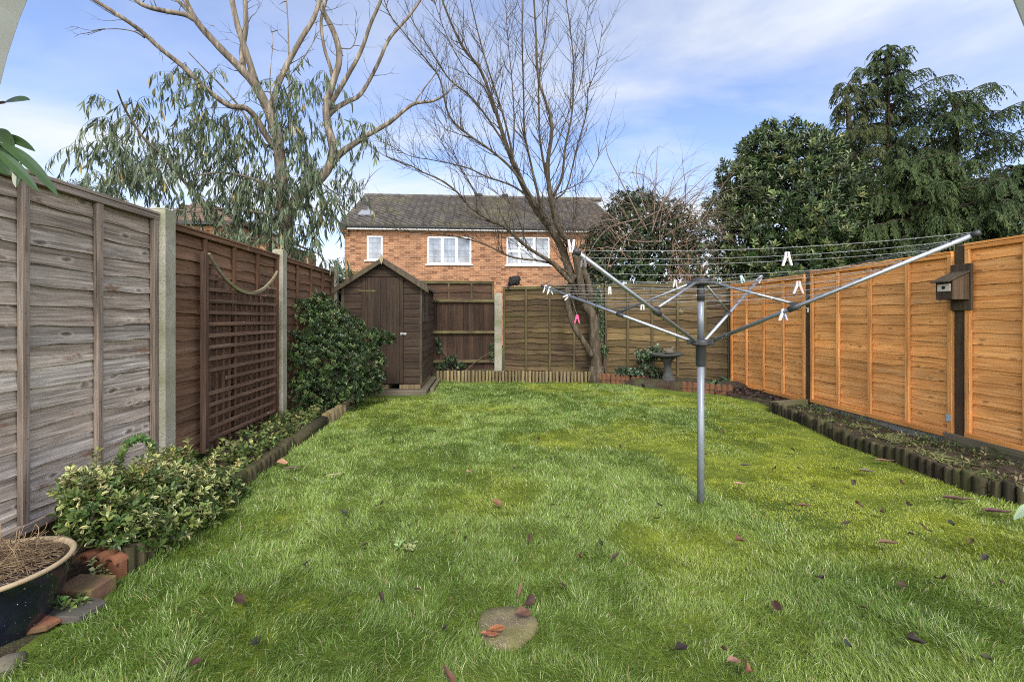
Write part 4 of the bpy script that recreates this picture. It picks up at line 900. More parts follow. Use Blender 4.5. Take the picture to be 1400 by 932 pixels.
# --- glossy laurel beyond the rear right corner
LYD = 10.0; t0 = atY(1075, 330, LYD)
t = thing('laurel_tree', 'dense rounded dark green laurel tree with glossy leaves behind the garden corner', 'tree', (t0.x, LYD, 0)); OFF = (t0.x, LYD, 0)
def lob(px, py, Y, rx, ry, rz): p = atY(px, py, Y); return (tuple(p), (rx, ry, rz))
lobes = [lob(1075, 300, 10, 1.35, 1.3, 1.5), lob(1050, 222, 10.1, .72, .8, .78), lob(1090, 225, 9.9, .82, .9, .88), lob(1015, 265, 10, .62, .8, .75), lob(1135, 265, 9.8, .85, .9, 1.0), lob(1012, 335, 9.8, .75, .8, .9), lob(1120, 330, 9.5, .95, .8, 1.0), lob(1065, 375, 9.6, 1.2, .9, .9), lob(1160, 340, 9.4, .6, .6, .8), lob(1048, 186, 10, .26, .4, .38), lob(1078, 184, 10, .26, .4, .38), lob(1104, 195, 9.9, .34, .4, .38), lob(1026, 208, 10, .28, .4, .42), lob(1000, 235, 10, .3, .4, .4), lob(985, 290, 9.9, .4, .5, .5), lob(1130, 205, 9.9, .4, .4, .4)]
Tp, O = lobes_surface(lobes, 5200, .42, .55)
G = [rosettes(Tp, O, 8, .125, .041, (.034, .058, .018), (.12, .15, .05), .3, .85, .11, v=.45)]
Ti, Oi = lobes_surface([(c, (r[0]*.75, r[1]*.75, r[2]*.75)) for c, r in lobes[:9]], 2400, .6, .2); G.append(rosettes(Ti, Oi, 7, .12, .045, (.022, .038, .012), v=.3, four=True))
mb = MB(); top = V3(lobes[0][0])
for k in range(4): mb.tube(smooth_path([(t0.x+random.uniform(-.2, .2), LYD+random.uniform(-.2, .2), 0), (t0.x+random.uniform(-.5, .5), LYD, 1.6), tuple(Vector(lobes[k+1][0])+Vector((0, 0, -.4)))], 5), [.08-.006*i for i in range(11)], 6)
mb.build('trunk', M['bark'], t, OFF); leaf_object('crown', G, M['leaf_gloss'], t, OFF)
# --- drooping conifers on the right
def conifer(label, name, px, pytop, Y, nb, lean, spread, zlo, seed, openness=1.0, prof=None, col=(.024, .042, .016), tipc=(.085, .118, .042), gap=None, sgn=None):
    r_ = random.Random(seed); topp = atY(px, pytop, Y); bx = atY(px+lean, 434, Y).x
    t = thing(name, label, 'tree', (bx, Y, 0)); OFF = (bx, Y, 0)
    mb = MB(); tp = smooth_path([(bx, Y, -.1), (bx+(topp.x-bx)*.3, Y, topp.z*.33), (bx+(topp.x-bx)*.65, Y, topp.z*.66), (topp.x-.03, Y, topp.z-.5), (topp.x, Y, topp.z-.12), (topp.x+.1, Y, topp.z)], 5)
    q = len(tp); mb.tube(tp, [.12*(1-i/(q-1))**1.3+.004 for i in range(q)], 8)
    PP = []; DD = []; NN = []; CC = []; LL = []
    for b in range(nb):
        f = (b+.5)/nb; z = zlo+(topp.z-.03-zlo)*f**.9
        i = min(range(q), key=lambda i: abs(tp[i].z-z)); p0 = tp[i].copy(); p0.z = z
        az = b*2.39996+r_.uniform(-.5, .5); R = spread*(prof(f) if prof else (1-f)**.75+.08)*r_.uniform(.5, 1.35)
        if gap and gap(az, f): continue
        d = Vector((math.cos(az), math.sin(az), r_.uniform(.15, .6)+.5*f)).normalized(); pts = [p0]; p = p0.copy(); segs = 9
        for k in range(segs):
            d = (d+Vector((0, 0, -.055-.014*k))+Vector((r_.gauss(0, .06), r_.gauss(0, .06), r_.gauss(0, .03)))).normalized(); p = p+d*(R/segs); pts.append(p.copy())
        mb.tube(pts, [.022*(1-k/(segs+1))*min(1, R)+.003 for k in range(segs+1)], 4, cap=False)
        ns = int(22*R*openness)+6
        for s in range(ns):
            f2 = .22+.78*(s+r_.random())/ns; a, dd = along(pts, f2); side = dd.cross(Vector((0, 0, 1))).normalized()*(1 if s % 2 else -1)
            sd = (dd*.55+side*r_.uniform(.2, 1.0)+Vector((0, 0, r_.uniform(-.35, .15)))).normalized(); L = (.22+.34*(1-abs(f2-.55)))*r_.uniform(.6, 1.15)*min(1.0, .5+R*.4); pp = a.copy(); e = sd.copy(); m = 7
            bright = r_.random()
            for k in range(m):
                e = (e+Vector((0, 0, -.26))).normalized(); nx_ = pp+e*(L/m); fr = (k+1)/m
                for w_ in range(3):
                    ang = r_.uniform(-1.1, 1.1); lat = e.cross(Vector((0, 0, 1))); lat = lat.normalized() if lat.length > .01 else side
                    PP.append(pp.lerp(nx_, r_.random())); DD.append(e*1.0+lat*ang+Vector((0, 0, -.25))); NN.append((lat.cross(e))+Vector((r_.gauss(0, .4), r_.gauss(0, .4), r_.gauss(0, .4)))); LL.append(r_.uniform(.05, .10))
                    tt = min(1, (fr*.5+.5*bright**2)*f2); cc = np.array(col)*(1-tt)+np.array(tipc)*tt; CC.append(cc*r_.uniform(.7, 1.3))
                pp = nx_
    tr = mb.build('trunk', M['conifer_bark'], t, OFF)
    LLa = np.array(LL); leaf_object('crown', [leaf_arrays4(np.array(PP), np.array(DD), np.array(NN), LLa, LLa*.27, np.clip(np.array(CC), .005, 1), .1, .12)], M['needle'], t, OFF)
    return t
rounder = lambda f: (1-f)**.55*1.0+.05
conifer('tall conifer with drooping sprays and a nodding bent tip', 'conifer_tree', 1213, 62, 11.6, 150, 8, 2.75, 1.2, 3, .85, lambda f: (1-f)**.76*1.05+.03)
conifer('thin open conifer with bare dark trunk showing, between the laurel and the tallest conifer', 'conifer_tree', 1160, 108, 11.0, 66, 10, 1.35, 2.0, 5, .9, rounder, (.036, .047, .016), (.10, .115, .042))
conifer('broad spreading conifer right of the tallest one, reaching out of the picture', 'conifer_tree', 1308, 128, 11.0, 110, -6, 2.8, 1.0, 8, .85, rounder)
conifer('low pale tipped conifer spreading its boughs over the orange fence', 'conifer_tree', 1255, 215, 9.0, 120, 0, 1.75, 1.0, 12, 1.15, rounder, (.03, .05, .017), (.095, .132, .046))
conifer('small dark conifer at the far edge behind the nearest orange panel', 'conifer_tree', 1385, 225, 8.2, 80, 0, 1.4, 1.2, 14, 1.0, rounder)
# --- ivy clad stump tree with arching bare stems
IY = 9.6; c0 = atY(880, 330, IY)
t = thing('ivy_tree', 'ivy covered tree with tangled bare arching stems behind the rear fence', 'tree', (c0.x, IY, 0)); OFF = (c0.x, IY, 0)
lobes = [lob(880, 320, IY, 1.0, .8, .85), lob(850, 335, IY-.1, .75, .7, .75), lob(865, 285, IY, .6, .6, .45), lob(915, 310, IY, .6, .6, .6), lob(840, 375, IY-.2, .75, .6, .6), lob(900, 375, IY-.2, .9, .6, .6), lob(942, 340, IY, .5, .6, .7), lob(815, 345, IY-.1, .35, .5, .5), lob(945, 385, IY-.2, .6, .6, .6), lob(825, 400, IY-.3, .5, .4, .5), lob(880, 410, IY-.3, .8, .4, .5)]
Tp, O = lobes_surface(lobes, 5600, .75, .1); G = [rosettes(Tp, O, 5, .066, .052, (.019, .034, .011), (.065, .09, .034), .25, 1.3, .05, v=.5)]
IV = Woody(); IV.mb.tube(smooth_path([(c0.x, IY, -.1), (c0.x+.1, IY, 1.2), (c0.x, IY, 2.6)], 4), .11, 8)
for k in range(150):
    f = random.uniform(-1, 1); st = Vector((c0.x+f*.75+random.gauss(0, .12), IY+random.uniform(-.9, .3), random.uniform(2.3, 3.25)))
    IV.twig(st, Vector((f*1.0+random.gauss(0, .5), random.gauss(0, .5), random.uniform(.3, 1.3))), random.uniform(.7, 1.85), random.uniform(.007, .014), .06, 1, 4, .13, 1.5, 8, .34)
for px, r in (([(870, 300), (835, 310), (815, 330), (803, 352)], .018), ([(905, 330), (870, 330), (845, 322), (822, 300), (802, 292)], .016), ([(842, 316), (846, 326), (856, 337)], .022), ([(880, 310), (850, 250), (832, 215), (828, 195)], .016), ([(890, 320), (905, 280), (935, 240), (968, 222)], .016), ([(893, 310), (896, 260), (899, 200)], .014), ([(885, 300), (870, 240), (876, 205)], .012), ([(905, 300), (950, 255), (985, 222)], .012), ([(850, 350), (855, 330), (880, 300), (920, 280), (960, 262)], .014), ([(830, 370), (838, 340), (860, 318), (905, 300)], .014)):
    IV.limb(px, IY-.75, r, .004, -.2, 5, 5, 1.5)
tr = IV.mb.build('trunk', M['twig'], t, OFF); leaf_object('crown', G, M['leaf_gloss'], t, OFF)
# --- fan of thin brown stems in front of the ivy
S = Woody(); sb = atY(945, 400, 8.9); sb.z = .1
t = thing('bare_shrub', 'fan of thin reddish bare stems rising behind the rotary dryer head', 'shrub', tuple(sb)); OFF = tuple(sb)
for k in range(60):
    f = random.uniform(-1, 1); S.twig((sb.x+f*.1, 8.9+random.uniform(-.1, .2), random.uniform(.1, 1.5)), (f*.55, random.gauss(0, .25), 1.25), random.uniform(.9, 1.4), random.uniform(.006, .010), .1, 1, 4, .06, 1.9, 6, .05)
for k in range(5): S.mb.tube([(sb.x+random.uniform(-.1, .1), 8.9, -.05), (sb.x+random.uniform(-.18, .18), 8.9, 1.5)], .012, 5)
S.mb.build('stem', M['twig_red'], t, OFF)
# --- small far plants
S = Woody(); sb = atY(88, 255, 8.0); t = thing('bare_shrub', 'small twiggy bush peeping over the weathered grey fence', 'shrub', (sb.x, 8.0, 0)); OFF = (sb.x, 8.0, 0)
for k in range(40):
    f = random.uniform(-1, 1); S.twig((sb.x+f*.5, 8+random.uniform(-.3, .3), random.uniform(2.2, 3.2)-abs(f)*.3), (f*.6, random.gauss(0, .3), 1), random.uniform(.4, .75), .005, .1, 1, 3, .15, 1, 5)
for k in range(6): S.mb.tube([(sb.x, 8, -.05), (sb.x+random.uniform(-.4, .4), 8, 2.7)], .018, 5)
S.mb.build('stem', M['twig'], t, OFF)
Tp, O = lobes_surface([lob(118, 268, 8.2, .55, .5, .28), lob(95, 275, 8.2, .5, .5, .35)], 500, .5, .4); leaf_object('foliage', [rosettes(Tp, O, 6, .05, .02, (.09, .11, .04), v=.4, four=True)], M['leaf'], t, OFF)
sb = atY(470, 385, 9.5); t = thing('shrub', 'small green leafy shrub between the shed and the brick house', 'shrub', (sb.x, 9.5, 0)); OFF = (sb.x, 9.5, 0)
Tp, O = lobes_surface([lob(470, 385, 9.5, .28, .3, .3), lob(462, 368, 9.5, .14, .2, .22), lob(485, 378, 9.5, .2, .2, .16), lob(474, 420, 9.5, .4, .3, .5)], 420, .6, .3)
leaf_object('foliage', [rosettes(Tp, O, 6, .06, .028, (.06, .10, .03), (.13, .17, .06), .3, v=.4)], M['leaf'], t, OFF)
mb = MB(); mb.tube([(sb.x, 9.5, -.05), (sb.x, 9.5, 1.7)], .03, 5); mb.build('stem', M['twig'], t, OFF)
# ---------------------------------------------------------------- edging
def log_row(name, pts, dia, h, mat, label, gap=.004, half=False, seed=0, lean=0.0, hv=.012, zb=-.06, tv=.3, skip=None, group=None):
    r_ = random.Random(seed); P = [Vector((p[0], p[1], 0)) for p in pts]; t = thing(name, label, 'log edging', tuple(P[0]), 0, group); OFF = tuple(P[0])
    cum = [0]
    for a, b in zip(P, P[1:]): cum.append(cum[-1]+(b-a).length)
    s = dia/2; n = 0
    while s < cum[-1]:
        i = max(k for k in range(len(P)-1) if cum[k] <= s); p = P[i].lerp(P[i+1], (s-cum[i])/(cum[i+1]-cum[i])); tg = (P[i+1]-P[i]).normalized()
        d = dia*r_.uniform(.85, 1.1); hh = h+r_.uniform(-hv, hv); m = MB(); r = d/2-gap/2; N = 10; g = 1+r_.uniform(-tv, tv); lx = r_.gauss(0, .02)+lean; c = (g, g, g*r_.uniform(.85, 1.05))
        nn = Vector((-tg.y, tg.x, 0)); vs = []
        rings = [(zb, 1.0), (hh-.012, 1.0), (hh-.003, .93), (hh, .8)]
        for z, q in rings:
            for k in range(N):
                a = 2*PI*k/N; u, v = math.cos(a)*r*q, math.sin(a)*r*q
                if half: v = min(v, r*.15)
                vs.append(p+tg*(u+lx*max(z, 0))+nn*v+Vector((0, 0, z+r_.uniform(-.001, .001))))
        m.add(vs, [(i_*N+k, i_*N+(k+1) % N, (i_+1)*N+(k+1) % N, (i_+1)*N+k) for i_ in range(3) for k in range(N)], c, True)
        m.add(vs[-N:], [tuple(range(N))], tuple(q*1.15 for q in c))
        if not (skip and skip(n)): m.build('log', mat, t, OFF)
        n += 1; s += d
    return t
LE = [gp(*p) for p in ((168, 790), (192, 773), (215, 757), (245, 735), (275, 712), (303, 690))]
log_row('log_edging', LE, .066, .125, M['log'], 'short upright log edging in front of the variegated shrub', seed=1, tv=.4)
log_row('log_edging', [gp(*p) for p in ((308, 686), (330, 668), (352, 650), (375, 633), (398, 614))], .085, .115, M['log'], 'leaning dark log edging along the bed below the trellis', seed=2, lean=.14, tv=.35)
a, b = gp(400, 613), gp(442, 582)
t = MB(); d = (b-a).normalized(); 
t.tube([a+d*.0+Vector((0, 0, .055)), a.lerp(b, .5)+Vector((0, 0, .065)), b+Vector((0, 0, .06))], .06, 10, jit=.03); o = t.build('edging_log', M['log']); o.location = (0, 0, 0); tag(o, 'long mossy log lying along the bed edge beside the dark green bush', 'log edging')
log_row('board_edging', [gp(440, 583), gp(463, 568), gp(487, 552)], .15, .135, M['pale_log'], 'pale upright board edging at the foot of the dark green bush', seed=3, half=True, hv=.006, tv=.15)
log_row('log_edging', [BACK_A, BACK_B], .067, .205, M['pale_log'], 'straight row of pale half log edging below the rear fence', seed=4, half=True, hv=.008, zb=-.03, tv=.28, gap=.012)
log_row('log_edging', [(p.x, p.y) for p in RIGHT_EDGE], .076, .128, M['log'], 'long curving dark log edging along the foot of the orange fence', seed=5, hv=.02, tv=.65)
a = gp(1054, 562); board('timber_plank', (a.x+.03, a.y+.05), (XR-.06, a.y+.16), -.02, .12, .04, M['gravel_timber'], 'short mossy plank closing the far end of the bed by the orange fence', 'plank')
# scalloped terracotta edging
def scallop(p, q, n, h, label, z=0.0):
    p = Vector((p[0], p[1], z)); q = Vector((q[0], q[1], z)); d = q-p; L = d.length; m = MB(); S = n*8; vs = []; th = .022
    for i in range(S+1):
        x = L*i/S; u = (i % 8)/8; zt = h-.028+.028*math.sqrt(max(0, 1-(2*u-1)**2)) if i % 8 else h-.028
        roll = .016*abs(math.sin(PI*i/8))
        vs += [(x, -th/2-roll, -.05), (x, -th/2-roll, zt-.01), (x, -th/4, zt), (x, th/4, zt), (x, th/2, zt-.01), (x, th/2, -.05)]
    m.add(vs, [(6*i+k, 6*(i+1)+k, 6*(i+1)+k+1, 6*i+k+1) for i in range(S) for k in range(5)]+[(0, 1, 2, 3, 4, 5), tuple(6*S+k for k in (5, 4, 3, 2, 1, 0))], random.uniform(.85, 1.15))
    m.box((0, -th/2-.02, h*.42), (L, -th/2-.012, h*.5), .8)
    o = m.build('terracotta_edging', M['terracotta']); o.location = p; o.rotation_euler.z = math.atan2(d.y, d.x); return tag(o, label, 'edging tile', 'scalloped terracotta edging tiles at the back of the lawn')
def lerp2(a, b, f): return (a[0]+(b[0]-a[0])*f, a[1]+(b[1]-a[1])*f)
a = BACK_B; b = atY(861, 520, 7.93)
scallop((a.x+.03, a.y-.02), lerp2(a, b, .49), 4, .185, 'terracotta scalloped edging tile at the foot of the bare tree'); scallop(lerp2(a, b, .51), b, 4, .185, 'terracotta scalloped edging tile next to the low ivy clump')
c = atY(886, 520, 7.85); scallop((b.x+.01, b.y-.03), (c.x, c.y+.1), 3, .165, 'terracotta edging tile turned at an angle beside the bird bath')
a = gp(931, 535); b = gp(1002, 541)
for k, lab in enumerate(('terracotta scalloped edging tile right of the bird bath, behind the dryer pole', 'terracotta scalloped edging tile right of the dryer pole, in the middle of its row', 'terracotta scalloped edging tile nearest the orange fence corner')):
    scallop(lerp2(a, b, k/3+.006), lerp2(a, b, (k+1)/3-.006), 3, .165, lab)
board('timber_plank', tuple(gp(862, 526)[:2]), tuple(gp(929, 535)[:2]), -.03, .085, .05, M['post_wood'], 'brown timber plank edging the lawn in front of the bird bath', 'plank')
mb = MB(); q = gp(900, 524, .09); mb.box((q.x-.22, q.y+.03, .0), (q.x+.5, q.y+.5, .07), .55); o = mb.build('paving_slab', M['slab'], bevel=.01); tag(o, 'brown mossy slab under the bird bath', 'slab')
# ---------------------------------------------------------------- bird bath
bp = atY(914, 521, 7.62); bp.z = .07
t = thing('bird_bath', 'weathered dark grey stone bird bath on a flared pedestal', 'bird bath', tuple(bp)); t.rotation_euler.y = -.05
mb = MB(); mb.lathe([(0, 0), (.135, 0), (.14, .03), (.12, .05), (.125, .065), (.10, .10), (.07, .20), (.058, .30), (.07, .37), (.11, .41), (.12, .43), (0, .43)], 24, wob=.012, seed=1); mb.build('pedestal', M['birdbath'], t)
mb = MB(); mb.lathe([(0, .425), (.09, .425), (.17, .45), (.235, .478), (.262, .49), (.268, .51), (.258, .522), (.235, .52), (.2, .50), (.12, .485), (0, .48)], 32, wob=.012, seed=2); mb.build('bowl', M['birdbath'], t)
q = bp+Vector((.02, .03, .505))
mb = MB(); mb.lathe([(0, 0), (.05, .0), (.075, .03), (.06, .07), (.03, .09), (0, .095)], 14, (0, 0, 0), 1, True, .08, 3)
mb.tube([(.03, 0, .06), (.07, .0, .10), (.085, 0, .115), (.11, 0, .11)], [.03, .026, .02, .004], 8); mb.tube([(-.03, 0, .05), (-.1, 0, .085)], [.03, .008], 6)
o = mb.build('stone_ornament', M['stonegrey']); o.location = q; tag(o, 'small pale stone bird ornament resting on the bird bath bowl', 'ornament')
def leafy(name, label, cat, lobes, n, k, L, W, col, alt, palt, mat='leaf', spread=1.0, up=.3, depth=.6, floor=0.02, xmin=None, stem=.06, stempts=None, kind=None, v=.4, bend=.15, **kw):
    Tp, O = lobes_surface(lobes, n, depth, up); m = Tp[:, 2] > floor
    if xmin is not None: m &= Tp[:, 0] > xmin
    Tp, O = Tp[m], O[m]; c = np.mean([l[0] for l in lobes], 0); base = (c[0], c[1], 0)
    G = rosettes(Tp, O, k, L, W, col, alt, palt, spread, stem, bend=bend, v=v, **kw)
    if kind: return tag(leaf_object(name, [G], M[mat]), kind=kind)
    t = thing(name, label, cat, base); leaf_object('foliage', [G], M[mat], t, base)
    mb = MB()
    for (p, r), i in zip([l for l in lobes][:7], range(7)):
        a = Vector((base[0]+random.uniform(-.06, .06), base[1]+random.uniform(-.06, .06), -.02)); b = Vector(p); mb.tube(smooth_path([a, a.lerp(b, .5)+Vector((random.uniform(-.05, .05), 0, .05)), b], 3), [.014, .012, .011, .010, .009, .007, .005][:7], 5)
    mb.build('stem', M['twig'], t, base); return t, base, Tp, O
def sph(px, py, Y, r, rz=None): p = atY(px, py, Y); return (tuple(p), (r, r, rz or r))
leafy('ivy_plant', 'ivy clump growing up the fence behind the bird bath', 'ivy', [sph(885, 495, 7.95, .17, .24), sph(895, 480, 7.95, .14, .14), sph(876, 485, 7.98, .12, .12), sph(893, 510, 7.9, .15, .12)], 170, 4, .06, .055, (.045, .07, .035), (.12, .16, .085), .35, 'leaf_gloss', 1.3)
leafy('ivy_plant', 'low ivy clump behind the scalloped tiles beside the bare tree', 'ivy', [sph(862, 508, 8.0, .20, .08), sph(848, 507, 8.05, .10, .07)], 90, 4, .06, .055, (.045, .075, .045), (.11, .15, .09), .35, 'leaf_gloss', 1.3)
leafy('ivy_plant', 'small ivy clump behind the scalloped tiles near the orange fence', 'ivy', [sph(975, 524, 7.3, .16, .08), sph(990, 520, 7.4, .1, .06)], 60, 4, .055, .05, (.05, .08, .04), (.12, .16, .08), .3, 'leaf_gloss', 1.3)
leafy('ivy_plant', 'ivy and weeds on the bottom rail of the vertical board panel', 'ivy', [sph(618, 492, 9.12, .16, .12), sph(604, 500, 9.12, .14, .08), sph(630, 500, 9.12, .12, .06), sph(672, 480, 9.17, .05, .2), sph(600, 470, 9.17, .05, .2)], 150, 4, .05, .04, (.035, .06, .03), (.08, .12, .05), .3, 'leaf', 1.2)
leafy('ivy_plant', 'ivy strand climbing the fence just right of the bare tree trunk', 'ivy', [sph(822, 445, 8.32, .06, .28), sph(826, 478, 8.32, .08, .12), sph(818, 410, 8.3, .09, .25)], 130, 4, .05, .045, (.04, .065, .03), (.10, .14, .07), .3, 'leaf_gloss', 1.2)
# ---------------------------------------------------------------- shrubs on the left
D = [sph(418, 452, 5.95, .36, .34), sph(440, 440, 6.2, .40, .30), sph(405, 500, 5.8, .34, .42), sph(450, 495, 6.0, .50, .45), sph(488, 500, 6.25, .40, .34), sph(425, 540, 5.75, .36, .34), sph(465, 530, 6.0, .40, .32), sph(500, 465, 6.3, .26, .2), sph(520, 462, 6.35, .15, .11), sph(533, 463, 6.4, .09, .07), sph(470, 455, 6.2, .3, .26), sph(412, 425, 5.9, .20, .16), sph(438, 415, 6.1, .18, .14), sph(400, 475, 5.75, .25, .3), sph(502, 520, 6.3, .26, .22)]
leafy('evergreen_shrub', 'large rounded dark green evergreen bush in front of the shed', 'shrub', D, 5200, 8, .042, .020, (.022, .043, .012), (.075, .112, .034), .28, 'leaf_gloss', .95, .45, .38, .05, XL+.06, .04, v=.45)
Vg = [sph(118, 672, 2.36, .13, .12), sph(150, 690, 2.40, .20, .16), sph(195, 675, 2.55, .22, .16), sph(240, 668, 2.75, .22, .15), sph(283, 672, 3.0, .20, .13), sph(312, 672, 3.15, .14, .09), sph(165, 712, 2.32, .18, .11), sph(215, 715, 2.48, .22, .13), sph(262, 700, 2.75, .20, .12), sph(120, 705, 2.28, .13, .11), sph(108, 655, 2.4, .09, .10), sph(240, 632, 2.9, .12, .10), sph(215, 640, 2.7, .12, .10), sph(205, 738, 2.42, .13, .06)]
Tp, O = lobes_surface(Vg, 1750, .75, .6); m = (Tp[:, 2] > .03) & (Tp[:, 0] > XL+.04); Tp, O = Tp[m], O[m]
hgt = np.clip((Tp[:, 2]-.18)/.32, 0, 1); pe = np.clip(.12+.85*(fbm(Tp[:, 0], Tp[:, 1], .16, 4, 2) > .5)*hgt**.6, 0, 1)
base = (-1.98, 2.6, 0); t = thing('variegated_shrub', 'cream and green variegated shrub spreading against the grey fence', 'shrub', base)
G = [rosettes(Tp, O, 9, .036, .019, (.05, .082, .018), (.12, .15, .036), .3, .95, .05, edgecol=(.56, .53, .24), pedge=pe, v=.35)]
Sp = []; So_ = []
mb = MB()
for px0, py0, px1, py1, Y0 in ((196, 662, 205, 606, 2.52), (262, 640, 257, 600, 2.9), (285, 640, 300, 612, 3.0), (100, 680, 72, 674, 2.3), (262, 655, 235, 615, 2.85), (130, 660, 133, 615, 2.45), (310, 660, 330, 625, 3.1), (180, 665, 183, 628, 2.5), (230, 650, 222, 612, 2.75), (155, 660, 150, 632, 2.5)):
    a = atY(px0, py0, Y0); b = atY(px1, py1, Y0); mb.tube([a, a.lerp(b, .5), b], [.003, .002, .0015], 4)
    for k in range(5): Sp.append(tuple(a.lerp(b, .35+.65*k/4))); So_.append(tuple((b-a).normalized()))
Sp = np.array(Sp); So_ = np.array(So_); G.append(rosettes(Sp, So_, 6, .03, .015, (.16, .20, .05), (.42, .42, .14), .5, 1.0, .03, v=.3))
ap = smooth_path([atY(168, 655, 2.52), atY(165, 622, 2.55), atY(180, 603, 2.65), atY(197, 599, 2.72), atY(208, 612, 2.78), atY(212, 640, 2.8)], 6); mb.tube(ap, .004, 5)
G.append(rosettes(np.array([tuple(p) for p in ap]), np.array([tuple((ap[min(i+1, len(ap)-1)]-ap[max(i-1, 0)]).normalized()) for i in range(len(ap))]), 8, .03, .017, (.055, .11, .028), (.09, .15, .04), .4, 1.1, .02, v=.3))
for k in range(22):
    p = Vg[k % len(Vg)][0]; a = Vector((base[0]+random.uniform(-.12, .12), base[1]+random.uniform(-.5, .5), 0)); mb.tube(smooth_path([a, a.lerp(Vector(p), .6)+Vector((0, 0, .05)), Vector(p)], 3), .005, 4)
mb.build('stem', M['twig'], t, base); leaf_object('foliage', G, M['leaf_gloss'], t, base)
# low weeds and ivy over the bed under the trellis
n = 520; y = RNG.uniform(3.0, 5.4, n); x = XL+.1+RNG.random(n)*np.interp(y, [3.0, 5.4], [.55, .42]); z = .075+RNG.random(n)**2.5*.12
c = rosettes(np.stack([x, y, z], 1), np.stack([RNG.normal(size=n)*.5, RNG.normal(size=n)*.5, np.ones(n)], 1), 5, .045, .028, (.06, .09, .022), (.17, .19, .06), .4, 1.1, .05, v=.5)
tag(leaf_object('ground_cover', [c], M['leaf']), kind='stuff')
# ---------------------------------------------------------------- pot and bits by the fence foot
PC = Vector((-1.85, 1.83, .0))
t = thing('plant_pot', 'large dark blue glazed plant pot with a sandy rim', 'plant pot', tuple(PC)); t.scale = (.935, .935, .88)
mb = MB(); mb.lathe([(0, 0), (.165, 0), (.18, .02), (.222, .12), (.245, .22), (.255, .285), (.26, .288)], 48, wob=.004); mb.build('body', M['glaze'], t)
mb = MB(); mb.lathe([(.257, .286), (.263, .290), (.265, .298), (.261, .304), (.250, .305), (.243, .299), (.241, .27)], 64, wob=.004); mb.build('rim', M['pot_rim'], t)
mb = MB(); mb.lathe([(0, .285), (.1, .287), (.237, .272)], 32, wob=.02); mb.build('compost', M['soil'], t)
r_ = random.Random(3); mb = MB()
for k in range(1500):
    a = r_.uniform(0, 6.28); rr = .19*math.sqrt(r_.random()); p = Vector((math.cos(a)*rr, math.sin(a)*rr, .29+.075*(1-(rr/.2)**2)*r_.random()+r_.random()*.012)); d = Vector((r_.gauss(0, 1), r_.gauss(0, 1), r_.gauss(0, .28))).normalized(); L = r_.uniform(.04, .17); pts = [p]; q = p
    for s in range(4): d = (d+Vector((r_.gauss(0, .14), r_.gauss(0, .14), r_.gauss(0, .10)-.04))).normalized(); q = q+d*L/4; rq = math.hypot(q.x, q.y); q = Vector((q.x*min(1, .225/max(rq, .01)), q.y*min(1, .225/max(rq, .01)), max(q.z, .288))); pts.append(q)
    g = r_.uniform(.45, 1.25); mb.tube(pts, [r_.uniform(.0007, .0019)]*5, 3, (.22*g, .15*g, .085*g), cap=False)
o = mb.build('dead_plant', M['straw']); o.location = PC; o.scale = (.935, .935, .88); tag(o, 'tangled dry brown stalks of a dead plant filling the blue pot', 'dead plant')
bb = gp(105, 828); a = .12
mb = MB(); mb.box((-.085, -.02, -.02), (.085, .10, .078), 1); o = mb.build('brick', M['brick_block'], bevel=.006, seg=2); o.location = (bb.x-.005, bb.y, 0); o.rotation_euler.z = -.12; tag(o, 'mossy old brick lying beside the blue pot', 'brick')
mb = MB()
for k in range(3):
    q = Vector((-.075+.072*k, .0, .055))
    N = 12; vs = []
    for yy in (0, .09):
        for rr in (.035, .024):
            for i in range(N+1): an = PI*i/N; vs.append((q.x+rr*math.cos(an), yy, q.z+rr*math.sin(an)))
    M1 = N+1; fs = []
    for i in range(N): fs += [(i, i+1, 2*M1+i+1, 2*M1+i), (M1+i+1, M1+i, 3*M1+i, 3*M1+i+1), (i+1, i, M1+i, M1+i+1), (2*M1+i, 2*M1+i+1, 3*M1+i+1, 3*M1+i)]
    mb.add(vs, fs, 1+.1*k)
mb.box((-.115, .02, -.04), (.108, .05, .056), .9)
o = mb.build('terracotta_edging', M['terracotta']); q = gp(124, 800); o.location = (q.x, q.y+.03, .03); o.rotation_euler.z = -.25; tag(o, 'broken terracotta edging tile with three rolls behind the mossy brick', 'edging tile')
q = gp(92, 845); mb = MB(); mb.add([(-.11, -.05, 0), (.09, -.06, 0), (.12, .04, 0), (.02, .08, 0), (-.1, .06, 0), (-.11, -.05, .035), (.09, -.06, .03), (.12, .04, .03), (.02, .08, .034), (-.1, .06, .035)], [(4, 3, 2, 1, 0), (5, 6, 7, 8, 9)]+[(i, (i+1) % 5, 5+(i+1) % 5, 5+i) for i in range(5)]); o = mb.build('slate_piece', M['slate'], bevel=.004); o.location = (q.x, q.y, .012); tag(o, 'flat grey slate piece lying in front of the mossy brick', 'slate')
q = gp(56, 868); mb = MB(); mb.add([(-.09, -.04, 0), (.05, -.05, 0), (.11, .02, 0), (.03, .07, 0), (-.08, .05, 0), (-.085, -.035, .03), (.045, -.045, .026), (.10, .02, .02), (.03, .06, .035), (-.075, .045, .04)], [(4, 3, 2, 1, 0), (5, 6, 7, 8, 9)]+[(i, (i+1) % 5, 5+(i+1) % 5, 5+i) for i in range(5)], 1.1); o = mb.build('terracotta_shard', M['terracotta'], bevel=.005); o.location = (q.x-.01, q.y, .025); o.scale = (.6, .6, .8); o.rotation_euler = (.1, .05, .5); tag(o, 'broken terracotta shard on the soil in front of the blue pot', 'shard')
